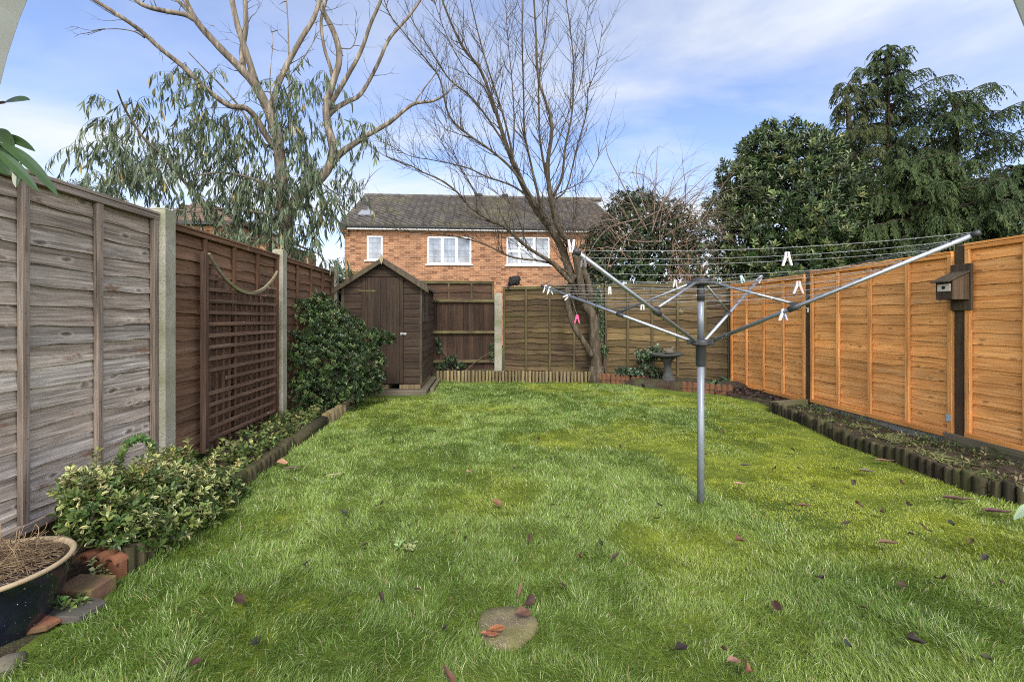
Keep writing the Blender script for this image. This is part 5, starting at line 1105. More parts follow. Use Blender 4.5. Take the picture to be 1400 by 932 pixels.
# terracotta trough saucer
q = gp(12, 893); t = thing('terracotta_trough', 'shallow terracotta tray at the lawn edge in front of the blue pot', 'tray', (q.x-.27, q.y+.06, -.01), .62)
mb = MB(); x0, y0, x1, y1 = -.18, -.11, .18, .11
mb.box((x0, y0, 0), (x1, y1, .012)); 
for lo, hi in (((x0, y0, .012), (x1, y0+.016, .062)), ((x0, y1-.016, .012), (x1, y1, .062)), ((x0, y0+.016, .012), (x0+.016, y1-.016, .062)), ((x1-.016, y0+.016, .012), (x1, y1-.016, .062))): mb.box(lo, hi, 1.1)
mb.build('tray', M['terracotta'], t, bevel=.004, seg=2); mb = MB(); mb.box((x0+.018, y0+.018, .013), (x1-.018, y1-.018, .026)); mb.build('soil', M['soil'], t)
q = gp(8, 915); mb = MB(); mb.lathe([(0, -.02), (.04, -.02), (.055, .0), (.05, .025), (.02, .04), (0, .042)], 14, wob=.12, seed=5); o = mb.build('stone', M['stonegrey']); o.location = (q.x, q.y, .0); tag(o, 'pale grey stone at the corner of the terracotta tray', 'stone')
def weed(px, py, n, s, col, label, seed, hgt=.05):
    q = gp(px, py); r = np.random.default_rng(seed); a = r.uniform(0, 6.28, n); rr = s*np.sqrt(r.random(n)); T_ = np.stack([q.x+np.cos(a)*rr, q.y+np.sin(a)*rr, .02+hgt*r.random(n)], 1)
    t = thing('weed', label, 'weed', tuple(q)); leaf_object('foliage', [rosettes(T_, np.stack([np.cos(a)*.5, np.sin(a)*.5, np.ones(n)], 1), 5, .026, .02, col, None, 0, 1.2, .02, v=.3)], M['leaf'], t, tuple(q)); mb = MB()
    for k in range(n): mb.tube([(q.x, q.y, 0), tuple(T_[k])], .0012, 3, cap=False)
    mb.build('stem', M['twig'], t, tuple(q))
weed(66, 845, 16, .05, (.13, .22, .05), 'small bright green weed in front of the blue pot', 1, .06); weed(104, 842, 12, .04, (.13, .2, .05), 'small weed growing over the slate piece', 2); weed(132, 800, 8, .035, (.3, .32, .14), 'pale leaved sprig beside the mossy brick', 3, .09); weed(556, 752, 9, .05, (.2, .26, .1), 'pale clover like weed in the open lawn', 4, .03)
# strappy plants in the right bed
def strap(px, py, n, L, col, label, seed, flat=.4, group=None, z0=.08):
    q = gp(px, py, z0); r_ = random.Random(seed); mb = MB()
    for k in range(n):
        a = r_.uniform(0, 6.28); d = Vector((math.cos(a), math.sin(a), r_.uniform(.4, 1.6)*(1-flat)+.1)).normalized(); p = Vector((q.x+r_.gauss(0, .05), q.y+r_.gauss(0, .05), q.z-.02)); l = L*r_.uniform(.6, 1.2); wd = r_.uniform(.004, .007); vs = []; g = r_.uniform(.7, 1.25); m = 7
        s = d.cross(Vector((0, 0, 1))).normalized()
        for i in range(m):
            vs += [p+s*wd*(1-i/m*.7), p-s*wd*(1-i/m*.7)+Vector((0, 0, .001))]; d = (d+Vector((0, 0, -.28))).normalized(); p = p+d*l/m; p.z = max(p.z, q.z-.01)
        mb.add(vs, [(2*i, 2*i+1, 2*i+3, 2*i+2) for i in range(m-1)], tuple(c*g for c in col))
    o = mb.build('strappy_plant', M['leaf'], off=q); o.location = q; tag(o, label, 'plant', group)
for k, (px, py, n, L) in enumerate(((1128, 574, 8, .16), (1172, 580, 12, .22), (1205, 593, 14, .25), (1222, 598, 10, .2), (1268, 618, 12, .24), (1288, 628, 12, .25))):
    strap(px, py, n*2, L, (.19, .21, .08), 'tuft of thin drooping strap leaves in the bed below the orange fence', 20+k, .45, 'strap leaved tufts below the orange fence')
strap(1335, 645, 24, .13, (.12, .17, .05), 'mossy green plant at the near end of the bed below the orange fence', 31, .6); strap(1375, 660, 26, .13, (.11, .17, .05), 'low green weed beside the mossy plank at the picture edge', 32, .6)
strap(1200, 612, 14, .22, (.24, .25, .17), 'heap of pale withered strap leaves lying in front of the log edging', 33, .95, None, .03)
n = 1300; f = RNG.random(n)*(len(RIGHT_EDGE)-3); i_ = f.astype(int); fr = f-i_; ex = np.array([[p.x, p.y] for p in RIGHT_EDGE]); q = ex[i_]*(1-fr)[:, None]+ex[i_+1]*fr[:, None]
u = RNG.random(n); x = q[:, 0]+.06+(XR-.06-q[:, 0]-.06)*u; m = RNG.random(n) < .35+.65*(fbm(x, q[:, 1], .3, 6, 2) > .48); x, y = x[m], q[m, 1]; n = len(x)
tag(leaf_object('ground_cover', [rosettes(np.stack([x, y, .045+RNG.random(n)**3*.06], 1), np.stack([RNG.normal(size=n)*.6, RNG.normal(size=n)*.6, np.ones(n)], 1), 5, .035, .014, (.055, .08, .02), (.15, .13, .06), .45, 1.2, .03, v=.5)], M['leaf']), kind='stuff')
# leaf litter in the far corner
n = 420; x = RNG.uniform(3.35, 4.3, n); y = RNG.uniform(6.0, 7.2, n); m = x > 4.3-(y-5.6)*.55; x, y = x[m], y[m]; n = len(x)
tag(leaf_object('leaf_litter', [leaf_arrays(np.stack([x, y, .05+RNG.random(n)*.03], 1), np.stack([RNG.normal(size=n), RNG.normal(size=n), RNG.normal(size=n)*.25], 1), np.stack([RNG.normal(size=n)*.3, RNG.normal(size=n)*.3, np.ones(n)], 1), RNG.uniform(.05, .1, n), RNG.uniform(.025, .045, n), jitter_col((.055, .038, .034), n, .5), None, .2, .2)], M['dryleaf']), kind='stuff')
# ---------------------------------------------------------------- rotary dryer
PB = gp(958, 687); camp = Vector((0, 0, CAM_Z))
def at(px, py, z): return camp+ray(px, py)*z
hubz = 1.2-33/622*2.95; TIP = [at(742, 391, 3.9), at(788, 344, 2.11), at(1336, 319, 2.06), at(1041, 378, 3.85)]
hub = Vector((PB.x, PB.y, hubz)); capz = 1.2+50/622*2.95
t = thing('rotary_dryer', 'grey metal rotary clothes dryer with four open arms standing on the lawn', 'clothes dryer', tuple(PB)); OFF = tuple(PB)
mb = MB(); mb.tube([PB+Vector((0, 0, -.1)), PB+Vector((0, 0, hubz-.14))], .0225, 16); mb.build('pole', M['grey_steel'], t, OFF)
mb = MB(); mb.tube([hub+Vector((0, 0, .01)), hub+Vector((0, 0, .27))], .0205, 16); mb.build('upper_pole', M['grey_steel'], t, OFF)
mb = MB(); mb.tube([hub+Vector((0, 0, .26)), Vector((PB.x, PB.y, capz-.01))], .024, 16); mb.build('upper_sleeve', M['black_plastic'], t, OFF)
mb = MB(); mb.lathe([(.0, -.158), (.026, -.158), (.031, -.15), (.031, -.03), (.034, -.028), (.034, -.02)], 20, tuple(hub)); mb.build('lower_sleeve', M['black_plastic'], t, OFF)
mb = MB(); mb.lathe([(0, -.026), (.05, -.026), (.056, -.02), (.056, .006), (.05, .012), (0, .012)], 20, tuple(hub), 1, False)
mb2 = MB(); mb2.lathe([(0, -.03), (.045, -.03), (.06, -.018), (.062, .004), (.05, .014), (.02, .02), (0, .02)], 20, (PB.x, PB.y, capz))
ARM = []
for k, tip in enumerate(TIP):
    d = tip-hub; h_ = Vector((d.x, d.y, 0)).normalized(); st = hub+h_*.055
    c_ = MB(); side = h_.cross(Vector((0, 0, 1)))
    mb.box((-.02, -.016, -.018), (.03, .016, .014), 1, Matrix.Translation(hub+h_*.055) @ Matrix.Rotation(math.atan2(h_.y, h_.x), 4, 'Z')); mb2.box((-.02, -.014, -.026), (.022, .014, .006), 1, Matrix.Translation(Vector((PB.x, PB.y, capz))+h_*.06) @ Matrix.Rotation(math.atan2(h_.y, h_.x), 4, 'Z'))
    ARM.append((st, tip))
mb.build('lower_hub', M['black_plastic'], t, OFF, .003); mb2.build('top_cap', M['black_plastic'], t, OFF, .002)
JP = [(848, 428), (898, 428), (1085, 421), (995, 422)]
def proj(p):
    d = p-camp; z = d.dot(FWD); return 700+F_PX*d.dot(RGT)/z, HOR-F_PX*d.z/z
RINGS = [.99, .93, .865, .79, .72, .65, .58, .51]
for k, (st, tip) in enumerate(ARM):
    a = MB(); a.tube([st, tip], .0115, 12)
    arm = a.build('arm', M['alu'], t, OFF)
    dd = (tip-st).normalized()
    e = MB(); e.tube([tip-dd*.02, tip+dd*.012], .0135, 10)
    for f in RINGS[1:]:
        p = st.lerp(tip, f); c_ = MB(); c_.tube([p-dd*.004+Vector((0, 0, .004)), p+dd*.004+Vector((0, 0, .004))], .0102, 8); c_.build('line_clip', M['black_plastic'], arm, OFF)
    e.build('end_cap', M['black_plastic'], arm, OFF)
    f = min((i/200 for i in range(40, 140)), key=lambda f: abs(proj(st.lerp(tip, f))[0]-JP[k][0])); j = st.lerp(tip, f); js = MB(); js.tube([j-dd*.03, j+dd*.03], .0175, 10); h_ = Vector((dd.x, dd.y, 0)).normalized(); js.box((-.018, -.011, .0), (.018, .011, .032), 1, Matrix.Translation(j) @ Matrix.Rotation(math.atan2(h_.y, h_.x), 4, 'Z'))
    s = MB(); s.tube([Vector((PB.x, PB.y, capz-.012))+h_*.062, j+Vector((0, 0, .022))], .0082, 10); st_ = s.build('strut', M['alu'], t, OFF); js.build('slider', M['black_plastic'], arm, OFF)
LINES = []; mb = MB()
for f in RINGS:
    for k in range(4):
        a, b = ARM[k], ARM[(k+1) % 4]; p, q = a[0].lerp(a[1], f)+Vector((0, 0, .012)), b[0].lerp(b[1], f)+Vector((0, 0, .012)); sag = .018*random.uniform(.6, 1.6)*(p-q).length
        pts = [p.lerp(q, i/14)-Vector((0, 0, sag*4*(i/14)*(1-i/14))) for i in range(15)]; LINES.append(pts); mb.tube(pts, .0015, 5, random.uniform(.85, 1.1))
        for i in range(1, 14):
            if random.random() < .6: z = pts[i]; mb.tube([z-Vector((.003, 0, .004)), z+Vector((.001, 0, -.0005))], [.0012, .0026], 4, 1.7)
mb.build('washing_line', M['line'], t, OFF)
def on_line(px, py, segs):
    best = None
    for pts in segs:
        for i in range(len(pts)-1):
            for f in (0, .25, .5, .75):
                p = pts[i].lerp(pts[i+1], f); x, y = proj(p); e = (x-px)**2+(y-py)**2
                if best is None or e < best[0]: best = (e, p, (pts[i+1]-pts[i]).normalized())
    return best[1], best[2]
def peg(px, py, col, label, arm=None, spread=.16, tilt=0.0, rot=None, col2=None, L=.067, group=None, p=None):
    if p is None: p, d = on_line(px, py, LINES if arm is None else [[ARM[arm][0].lerp(ARM[arm][1], i/40) for i in range(41)]])
    else: d = Vector((1, 0, 0))
    if rot is None: rot = math.atan2(RGT.y, RGT.x)+random.uniform(-.3, .3)
    o = thing('clothes_peg', label, 'clothes peg', tuple(p), rot, group); o.rotation_euler.y = tilt
    for s in (-1, 1):
        m = MB(); c = col if s < 0 or col2 is None else col2
        m.prism([(s*.0008, -.0065, .018), (s*.010, -.0065, .016), (s*.0125, -.0065, -.004), (s*(.0125+spread*.05), -.0065, -L+.018), (s*(.003+spread*.05), -.0065, -L+.018), (s*.002, -.0065, -.012)], (0, .013, 0), c); m.build('leg', M['peg'], o, bevel=.0012)
    m = MB(); m.tube([(0, -.0065, -.010), (0, .0065, -.010)], .0055, 8); m.tube([(-.012, .0, -.006), (-.006, 0, -.001), (.006, 0, -.001), (.012, 0, -.006)], .0012, 5); m.build('spring', M['wire'], o); return o
W_, PK = (.47, .46, .44), (.50, .33, .33)
peg(1079, 349, (.66, .56, .54), 'pinkish white clothes peg hanging on the topmost line against the dark laurel', col2=W_, spread=.22)
peg(924, 386, W_, 'white clothes peg hanging left of the dryer pole, nearest to it', col2=PK, p=None)
peg(956, 396, PK, 'pale pink clothes peg hanging directly in front of the dryer pole', col2=W_)
peg(1064, 412, (.70, .70, .72), 'white and blue clothes peg clipped to the long arm over the orange fence', arm=2, col2=(.42, .44, .66), spread=.3)
peg(1091, 388, W_, 'white and red clothes peg on a line in front of the farther orange panel', col2=(.6, .32, .28), spread=.3)
peg(1012, 380, (.42, .60, .60), 'pale turquoise clothes peg tilted on a line right of the dryer top', tilt=-.4)
peg(1043, 382, (.62, .60, .66), 'lilac white clothes peg at the tip of the far arm beside the orange fence', arm=3, tilt=.7)
peg(833, 396, (.60, .57, .48), 'cream clothes peg hanging on a line in front of the ivy, left of the pole', spread=.05)
peg(879, 416, (.66, .65, .60), 'off white clothes peg low on the inner line left of the pole', spread=.05)
peg(745, 394, W_, 'first of two white clothes pegs side by side at the far left arm tip', arm=0, spread=.3, rot=.2); peg(751, 397, (.66, .68, .62), 'second of two white clothes pegs side by side, inward of the arm tip', arm=0, spread=.3)
peg(776, 408, W_, 'white clothes peg lying crosswise on the arm in front of the bare tree', arm=0, tilt=1.0)
o = peg(789, 434, (.62, .05, .18), 'bright pink clothes peg dangling on a string below the left arm', p=at(789, 433, 3.55), spread=.2)
o_p, _ = on_line(778, 411, [[ARM[0][0].lerp(ARM[0][1], i/40) for i in range(41)]]); m = MB(); m.tube([o_p-o.location, Vector((0, 0, .016))], .0012, 4); s_ = m.build('string', M['line'], o); s_.rotation_euler.z = -o.rotation_euler.z
o = peg(781, 346, (.72, .5, .52), 'pink and white clothes peg standing up on the tip of the near left arm', p=TIP[1]+Vector((-.022, .01, .012)), col2=(.74, .7, .7), spread=.1, rot=0, L=.062); o.rotation_euler.x = PI
peg(802, 345, (.10, .085, .085), 'dark clothes peg just below the tip of the near left arm', arm=1, spread=.05)
# ---------------------------------------------------------------- nest box, brackets
t = thing('nest_box', 'small brown wooden nest box with a sloping lid and a pale entrance plate', 'nest box', (4.30, 3.81, 1.36)); bx = MB()
mb = MB(); mb.box((-.002, -.09, -.095), (.022, .09, .32), 1); mb.build('back_board', M['post_wood'], t, bevel=.003)
mb = MB(); mb.prism([(-.16, -.075, 0), (-.004, -.075, 0), (-.004, -.075, .235), (-.16, -.075, .165)], (0, .014, 0), 1.25); mb.build('side_panel', M['post_wood'], t, bevel=.002); mb = MB(); mb.prism([(-.16, .061, 0), (-.004, .061, 0), (-.004, .061, .235), (-.16, .061, .165)], (0, .014, 0), 1); mb.build('side_panel', M['post_wood'], t, bevel=.002)
mb = MB(); mb.box((-.158, -.061, .002), (-.146, .061, .155), .9); mb.box((-.146, -.061, .0), (-.004, .061, .012), .8); mb.build('front_panel', M['post_wood'], t, bevel=.002)
mb = MB(); mb.box((-.165, -.057, .074), (-.1585, .057, .140)); pl = mb.build('entrance_plate', M['plate'], t, bevel=.002)
mb = MB(); mb.tube([(-.1675, .0, .108), (-.150, .0, .108)], .016, 16); mb.build('entrance_hole', M['hole'], pl)
mb = MB(); sl_ = .45; mb.prism([(-.21, -.085, .150), (-.002, -.085, .244), (-.002, -.085, .256), (-.21, -.085, .162)], (0, .17, 0), 1.2); mb.build('lid', M['shed_trim'], t, bevel=.002)
q = atX(1104.5, 423, XR-.04); mb = MB(); mb.box((-.03, -.012, .018), (.0, .012, .026)); mb.box((-.008, -.012, -.04), (.0, .012, .018)); mb.tube([(-.004, 0, -.03), (-.016, 0, -.035)], .004, 6); o = mb.build('wall_bracket', M['white_metal'], bevel=.002); o.location = (XR-.0315, RY[2]-.0, q.z); tag(o, 'small white bracket fixed to the mossy timber post', 'bracket')
q = atX(1326, 594, XR-.03); mb = MB(); mb.box((-.003, -.018, -.03), (.003, .018, .03)); mb.tube([(-.006, 0, .015), (0, 0, .015)], .005, 8); o = mb.build('metal_plate', M['nail']); o.location = (XR-.062, RY[1]+.077, .275); tag(o, 'small blue grey metal clip at the foot of the nest box post', 'clip')
# ---------------------------------------------------------------- cat on the rear fence
cp = BACK_FENCE_L+dv*.32; cz = 1.835
t = thing('cat', 'black cat crouching on the rear fence with its head lowered', 'cat', (cp.x, cp.y, cz))
me = bpy.data.meshes.new('body')
sk = [((0, 0, .10), .098), ((-.04, 0, .095), .10), ((-.075, 0, .07), .08), ((.035, 0, .11), .085), ((.065, -.015, .13), .06), ((.092, -.025, .135), .058), ((.118, -.035, .122), .038), ((.135, -.042, .112), .02), ((-.06, -.06, .035), .04), ((-.03, -.065, .01), .022), ((.055, -.05, .05), .03), ((.07, -.055, .01), .02), ((.055, .045, .05), .03), ((.07, .05, .01), .02), ((-.10, 0, .035), .03), ((-.115, -.02, -.03), .02), ((-.11, -.03, -.09), .015), ((.088, -.068, .205), .010), ((.098, .018, .205), .010), ((.088, -.052, .175), .03), ((.095, .004, .175), .03), ((-.03, .06, .01), .022), ((-.06, .055, .035), .04)]
me.from_pydata([p for p, r in sk], [(0, 1), (1, 2), (0, 3), (3, 4), (4, 5), (5, 6), (6, 7), (2, 8), (8, 9), (3, 10), (10, 11), (3, 12), (12, 13), (2, 14), (14, 15), (15, 16), (5, 19), (19, 17), (5, 20), (20, 18), (2, 22), (22, 21)], []); me.materials.append(M['cat_black'])
o = bpy.data.objects.new('body', me); COL.objects.link(o); o.parent = t
o.modifiers.new('skin', 'SKIN'); sv = me.skin_vertices[0].data if me.skin_vertices else None
if sv is None: sv = me.attributes.new('skin', 'FLOAT', 'POINT')
for k, (p, r) in enumerate(sk): me.skin_vertices[0].data[k].radius = (r, r)
me.skin_vertices[0].data[0].use_root = True; o.modifiers.new('subsurf', 'SUBSURF').levels = 2; o.modifiers[-1].render_levels = 2
mb = MB(); mb.lathe([(0, -.014), (.012, -.008), (.015, 0), (.012, .008), (0, .014)], 12, (.125, -.066, .10)); mb.build('muzzle_patch', M['cat_pale'], t)
mb = MB()
for e in ((.124, -.066, .137), (.140, -.02, .137)): mb = MB(); mb.lathe([(0, -.006), (.005, -.003), (.006, 0), (.005, .003), (0, .006)], 8, e); mb.build('eye', M['cat_eye'], t)
pass
# ---------------------------------------------------------------- stepping stone and fallen leaves
sp_ = gp(693, 858); mb = MB(); N = 28; r_ = random.Random(8); vs = [(0, 0, .02)]; rr_ = [.117*(1+.05*math.sin(3*2*PI*k/N+1)+.035*math.sin(5*2*PI*k/N+2)+r_.uniform(-.03, .03)) for k in range(N)]
for q, z in ((.55, .021), (.93, .018), (1.0, .008), (1.0, -.03)):
    vs += [(rr_[k]*q*math.cos(2*PI*k/N), rr_[k]*q*math.sin(2*PI*k/N), z+r_.uniform(-.0015, .0015)) for k in range(N)]
mb.add(vs, [(0, 1+k, 1+(k+1) % N) for k in range(N)]+[(1+i*N+k, 1+i*N+(k+1) % N, 1+(i+1)*N+(k+1) % N, 1+(i+1)*N+k)[::-1] for i in range(3) for k in range(N)], 1, True)
o = mb.build('stepping_stone', M['step']); o.location = (sp_.x, sp_.y, .0); tag(o, 'round mossy stepping stone sunk in the lawn', 'stepping stone')
def dleaf(px, py, L, W, rot, curl, col, label, z=.04, tilt=(0, 0), group=None, seed=0):
    q = gp(px, py, z); r_ = random.Random(seed+int(px*7+py)); n, m = 9, 5; vs = []; cs = []
    for i in range(n):
        u = i/(n-1); hw = W/2*math.sin(PI*min(1, u*.92+.06))**.75*(1 if u < .96 else .35)
        for j in range(m):
            v = (j-(m-1)/2)/((m-1)/2); x = (u-.5)*L; y = hw*v; zz = curl*(v*v)*W*.7*(.5+.5*math.sin(u*5+seed))+curl*.35*L*(u-.4)**2+r_.uniform(-.0015, .0015)
            vs.append((x, y, zz)); k = 1.0 if abs(v) > .1 else .72; k *= r_.uniform(.88, 1.12); cs.append(tuple(c*k for c in col))
    fs = [(i*m+j, (i+1)*m+j, (i+1)*m+j+1, i*m+j+1) for i in range(n-1) for j in range(m-1)]
    mb = MB(); mb.add(vs, fs, cs, True); mb.tube([(-L*.5, 0, 0), (-L*.68, .004, -.004)], .0012, 4, tuple(c*.7 for c in col))
    o = mb.build('fallen_leaf', M['dryleaf']); o.location = q; o.rotation_euler = (tilt[0], tilt[1], rot); return tag(o, label, 'fallen leaf', group)
OR_, PU, BK, PI_, BR = (.22, .09, .04), (.115, .062, .042), (.028, .022, .020), (.34, .21, .15), (.17, .085, .05)
dleaf(680, 859, .062, .034, .25, .25, OR_, 'orange brown leaf lying on the stepping stone', .042, (.1, 0)); dleaf(670, 866, .066, .03, -.15, .2, (.25, .10, .055), 'brown leaf half under the orange leaf on the stepping stone', .036)
dleaf(716, 837, .062, .046, .35, .3, PU, 'purple brown leaf at the far rim of the stepping stone', .046, (.25, .1)); dleaf(724, 820, .055, .035, .6, .8, (.055, .033, .026), 'dark upright leaf in the grass just past the stepping stone', .055, (.9, -.3)); dleaf(711, 805, .07, .012, 1.2, .3, (.17, .085, .065), 'thin pinkish rolled leaf pointing up beyond the stepping stone', .05, (0, -.5))
dleaf(612, 925, .08, .03, 2.1, .8, PU, 'long purple brown leaf standing in the grass at the bottom edge', .05, (.6, -.4))
dleaf(680, 688, .07, .04, -.5, .6, BR, 'brown curled leaf alone in the middle of the lawn', .055, (.3, .2)); dleaf(641, 645, .06, .04, 1.0, .5, PI_, 'pale pinkish leaf alone in the middle of the lawn', .055, (.4, .2))
dleaf(329, 820, .06, .035, -.4, .8, (.05, .032, .022), 'dark curled leaf in the left part of the lawn below the variegated shrub', .055, (.5, .2)); dleaf(1250, 876, .08, .034, .1, 1.0, BK, 'black curled leaf lying near the bottom right of the lawn', .055, (.4, .3))
dleaf(1020, 913, .055, .04, .9, .9, (.23, .11, .07), 'brown crumpled leaf at the bottom edge, the largest of three near it', .05, (.7, .2)); dleaf(990, 888, .06, .02, 1.4, .8, (.14, .07, .05), 'narrow brown leaf upright above the crumpled leaf at the bottom edge', .05, (.3, .6)); dleaf(931, 885, .05, .03, .3, .7, BK, 'blackish leaf left of the two brown leaves at the bottom edge', .05, (.4, 0)); dleaf(1004, 903, .045, .03, 0, .4, (.26, .15, .11), 'small tan leaf between the bottom edge leaves', .05)
dleaf(1012, 661, .08, .03, -.15, .4, PI_, 'pinkish leaf on the lawn just right of the dryer pole foot', .05); dleaf(1011, 738, .065, .045, .4, .6, (.12, .06, .045), 'dark brown leaf on the lawn below the dryer pole foot', .055, (.3, .2)); dleaf(1100, 691, .085, .034, -.1, .5, PU, 'dusty purple leaf on the lawn midway to the log edging', .05); dleaf(1215, 742, .095, .035, -.12, .5, (.14, .08, .055), 'long purple brown leaf on the lawn below the orange fence', .055); dleaf(1186, 644, .10, .05, -.35, .4, (.12, .10, .085), 'greyish leaf beside the log edging in front of the orange fence', .045)
dleaf(1210, 629, .13, .035, -.3, .3, (.22, .11, .09), 'pinkish brown strip of leaf against the log edging', .04); dleaf(1310, 682, .16, .04, -.35, .5, (.09, .05, .05), 'long dark red leaf at the foot of the log edging', .04); dleaf(1365, 700, .15, .045, -.2, .6, (.085, .045, .05), 'long dark leaf at the foot of the log edging near the picture edge', .04); dleaf(1020, 636, .08, .03, -.3, .5, (.07, .055, .06), 'dark grey leaf on the lawn above the pinkish leaf by the pole', .05)
dleaf(386, 632, .08, .05, .6, .5, (.36, .2, .12), 'pale brown curled leaf against the leaning log edging', .05, (.6, .2)); dleaf(400, 640, .12, .035, .2, .4, (.13, .08, .075), 'purplish leaf on the lawn beside the leaning log edging', .045); dleaf(458, 648, .13, .02, .55, .2, (.38, .31, .18), 'straw coloured strip of leaf on the lawn left of centre', .05)
r_ = random.Random(77); k = 0
SMALL = [(522, 815), (570, 805), (605, 858), (790, 760), (825, 742), (720, 735), (760, 690), (845, 760), (896, 708), (905, 690), (1075, 690), (1130, 700), (1155, 715), (1175, 690), (1240, 690), (1265, 722), (1300, 715), (1330, 740), (1345, 762), (1095, 640), (1030, 600), (990, 590), (935, 590), (850, 610), (790, 625), (735, 600), (700, 640), (560, 640), (540, 600), (600, 590), (645, 570), (705, 560), (760, 575), (820, 555), (880, 570), (470, 700), (420, 770), (500, 745), (265, 905), (345, 880), (1160, 880), (1120, 790), (1060, 830), (1180, 830), (1230, 800), (1370, 795), (1290, 790), (1235, 660), (1165, 660), (1115, 665), (1250, 730), (1205, 700), (1060, 640), (1140, 640), (1085, 615), (640, 735), (770, 800), (1345, 900), (520, 690), (960, 620)]
for px, py in SMALL:
    dist = 746/(py-HOR); s = r_.uniform(.03, .055)
    dleaf(px+r_.uniform(-4, 4), py, s, s*r_.uniform(.4, .65), r_.uniform(0, 6.28), r_.uniform(.5, 1), tuple(c*r_.uniform(.7, 1.5) for c in (.05, .034, .023)), 'small dark shrivelled leaf scattered on the open lawn', .045, (r_.uniform(-.5, .5), r_.uniform(-.5, .5)), 'small dark fallen leaves scattered over the lawn', k); k += 1
# ---------------------------------------------------------------- garden arch overhead and its climbers
AY = .60; AB = AY+.03; pts = [atY(-2, 165, AB), atY(44, 0, AB), atY(1378, 0, AB), atY(1402, 55, AB)]
Am = np.array([[2*p.x, 2*p.z, 1] for p in pts]); bm_ = np.array([p.x**2+p.z**2 for p in pts]); sol = np.linalg.lstsq(Am, bm_, rcond=None)[0]; acx, acz = sol[0], sol[1]; AR = math.sqrt(sol[2]+acx**2+acz**2)
t = thing('garden_arch', 'pale painted garden arch framing the view, only its shoulders visible', 'garden arch', (acx, AY, 0)); mb = MB(); sec = []
path = [(acx-AR, z) for z in np.linspace(-.1, acz, 8)[:-1]]+[(acx-AR*math.cos(a), acz+AR*math.sin(a)) for a in np.linspace(0, PI, 49)]+[(acx+AR, z) for z in np.linspace(acz, -.1, 8)[1:]]
vs = []
for k, (x, z) in enumerate(path):
    dx, dz = (x-acx, max(z-acz, 0)); l = math.hypot(dx, dz); ux, uz = dx/l, dz/l
    for r, y in ((0, -.03), (0, .03), (.058, .03), (.058, -.03)): vs.append((x+ux*r-acx, y, z+uz*r))
mb.add(vs, [(4*k+j, 4*k+(j+1) % 4, 4*(k+1)+(j+1) % 4, 4*(k+1)+j) for k in range(len(path)-1) for j in range(4)]); mb.build('hoop', M['arch'], t, bevel=.006)
def bigleaf(mb, a, b, w, droop, col, up):
    a, b = Vector(a), Vector(b); d = b-a; L = d.length; d.normalize(); s = d.cross(Vector(up)).normalized(); n_ = s.cross(d); n, m = 12, 7; vs = []; cs = []
    for i in range(n):
        u = i/(n-1); hw = w/2*math.sin(PI*min(1, u*.97+.02))**.7; c0 = a+d*L*u-n_*droop*L*u*u*.0+Vector((0, 0, droop*L*u*(1-u)))
        for j in range(m): v = (j-3)/3; vs.append(c0+s*hw*v+n_*abs(v)*hw*.35); k = .82 if j == 3 else 1; cs.append(tuple(q*k*random.uniform(.95, 1.05) for q in col))
    mb.add(vs, [(i*m+j, (i+1)*m+j, (i+1)*m+j+1, i*m+j+1) for i in range(n-1) for j in range(m-1)], cs, True)
t = thing('climbing_plant', 'climbing plant with long glossy leaves on the arch, in front of the grey fence', 'climber', (acx-AR-.03, AY, 0)); OFF = tuple(t.location); mb = MB()
def at2(px, py, z): return camp+ray(px, py)*z
for a, b, w, dr_, c in (((6, 140, .60), (41, 137, .57), .0135, .03, (.018, .046, .008)), ((-8, 186, .58), (48, 207, .56), .012, .22, (.014, .036, .006)), ((0, 196, .56), (80, 268, .53), .0125, .26, (.02, .05, .009)), ((-6, 205, .55), (53, 262, .52), .0115, .12, (.022, .053, .009)), ((-4, 198, .57), (30, 236, .55), .013, .1, (.017, .042, .008)), ((28, 222, .54), (22, 256, .53), .010, 0, (.022, .05, .009)), ((-14, 215, .56), (14, 240, .54), .016, .1, (.015, .038, .007)), ((-12, 180, .58), (20, 200, .56), .018, .2, (.015, .038, .007)), ((-30, 120, .6), (-60, 160, .58), .017, .2, (.015, .038, .007)), ((-30, 260, .6), (-70, 300, .58), .017, .2, (.015, .038, .007))):
    bigleaf(mb, at2(*a), at2(*b), w, dr_, c, (.1, -1, .45))
mb.build('foliage', M['leaf_gloss'], t, OFF); mb = MB(); q = at2(-20, 190, .6)
mb.tube(smooth_path([(q.x, AY+.06, -.02), (q.x-.01, AY+.06, .6), (q.x-.006, AY+.056, 1.1), tuple(q), tuple(q+Vector((.01, 0, .12)))], 5), .0035, 6)
for (px, py, z) in ((-8, 186, .58), (0, 196, .56), (-6, 205, .55), (6, 140, .60)): mb.tube([q+Vector((0, 0, (190-py)*.0009)), at2(px, py, z)], .0018, 5)
mb.build('stem', M['twig'], t, OFF)
q = at2(1412, 690, .7); t = thing('climbing_plant', 'pale green leaf of a plant poking in beside the log edging', 'climber', (q.x, q.y, 0)); OFF = tuple(t.location); mb = MB()
bigleaf(mb, at2(1414, 688, .7), at2(1386, 710, .66), .011, .12, (.22, .30, .19), (.2, -.6, 1)); bigleaf(mb, at2(1418, 650, .7), at2(1399, 672, .68), .009, .1, (.12, .2, .10), (.2, -.6, 1)); mb.build('foliage', M['leaf'], t, OFF); mb = MB(); mb.tube([(q.x, q.y, -.02), tuple(q), tuple(at2(1416, 640, .7))], .002, 5); mb.build('stem', M['twig'], t, OFF)
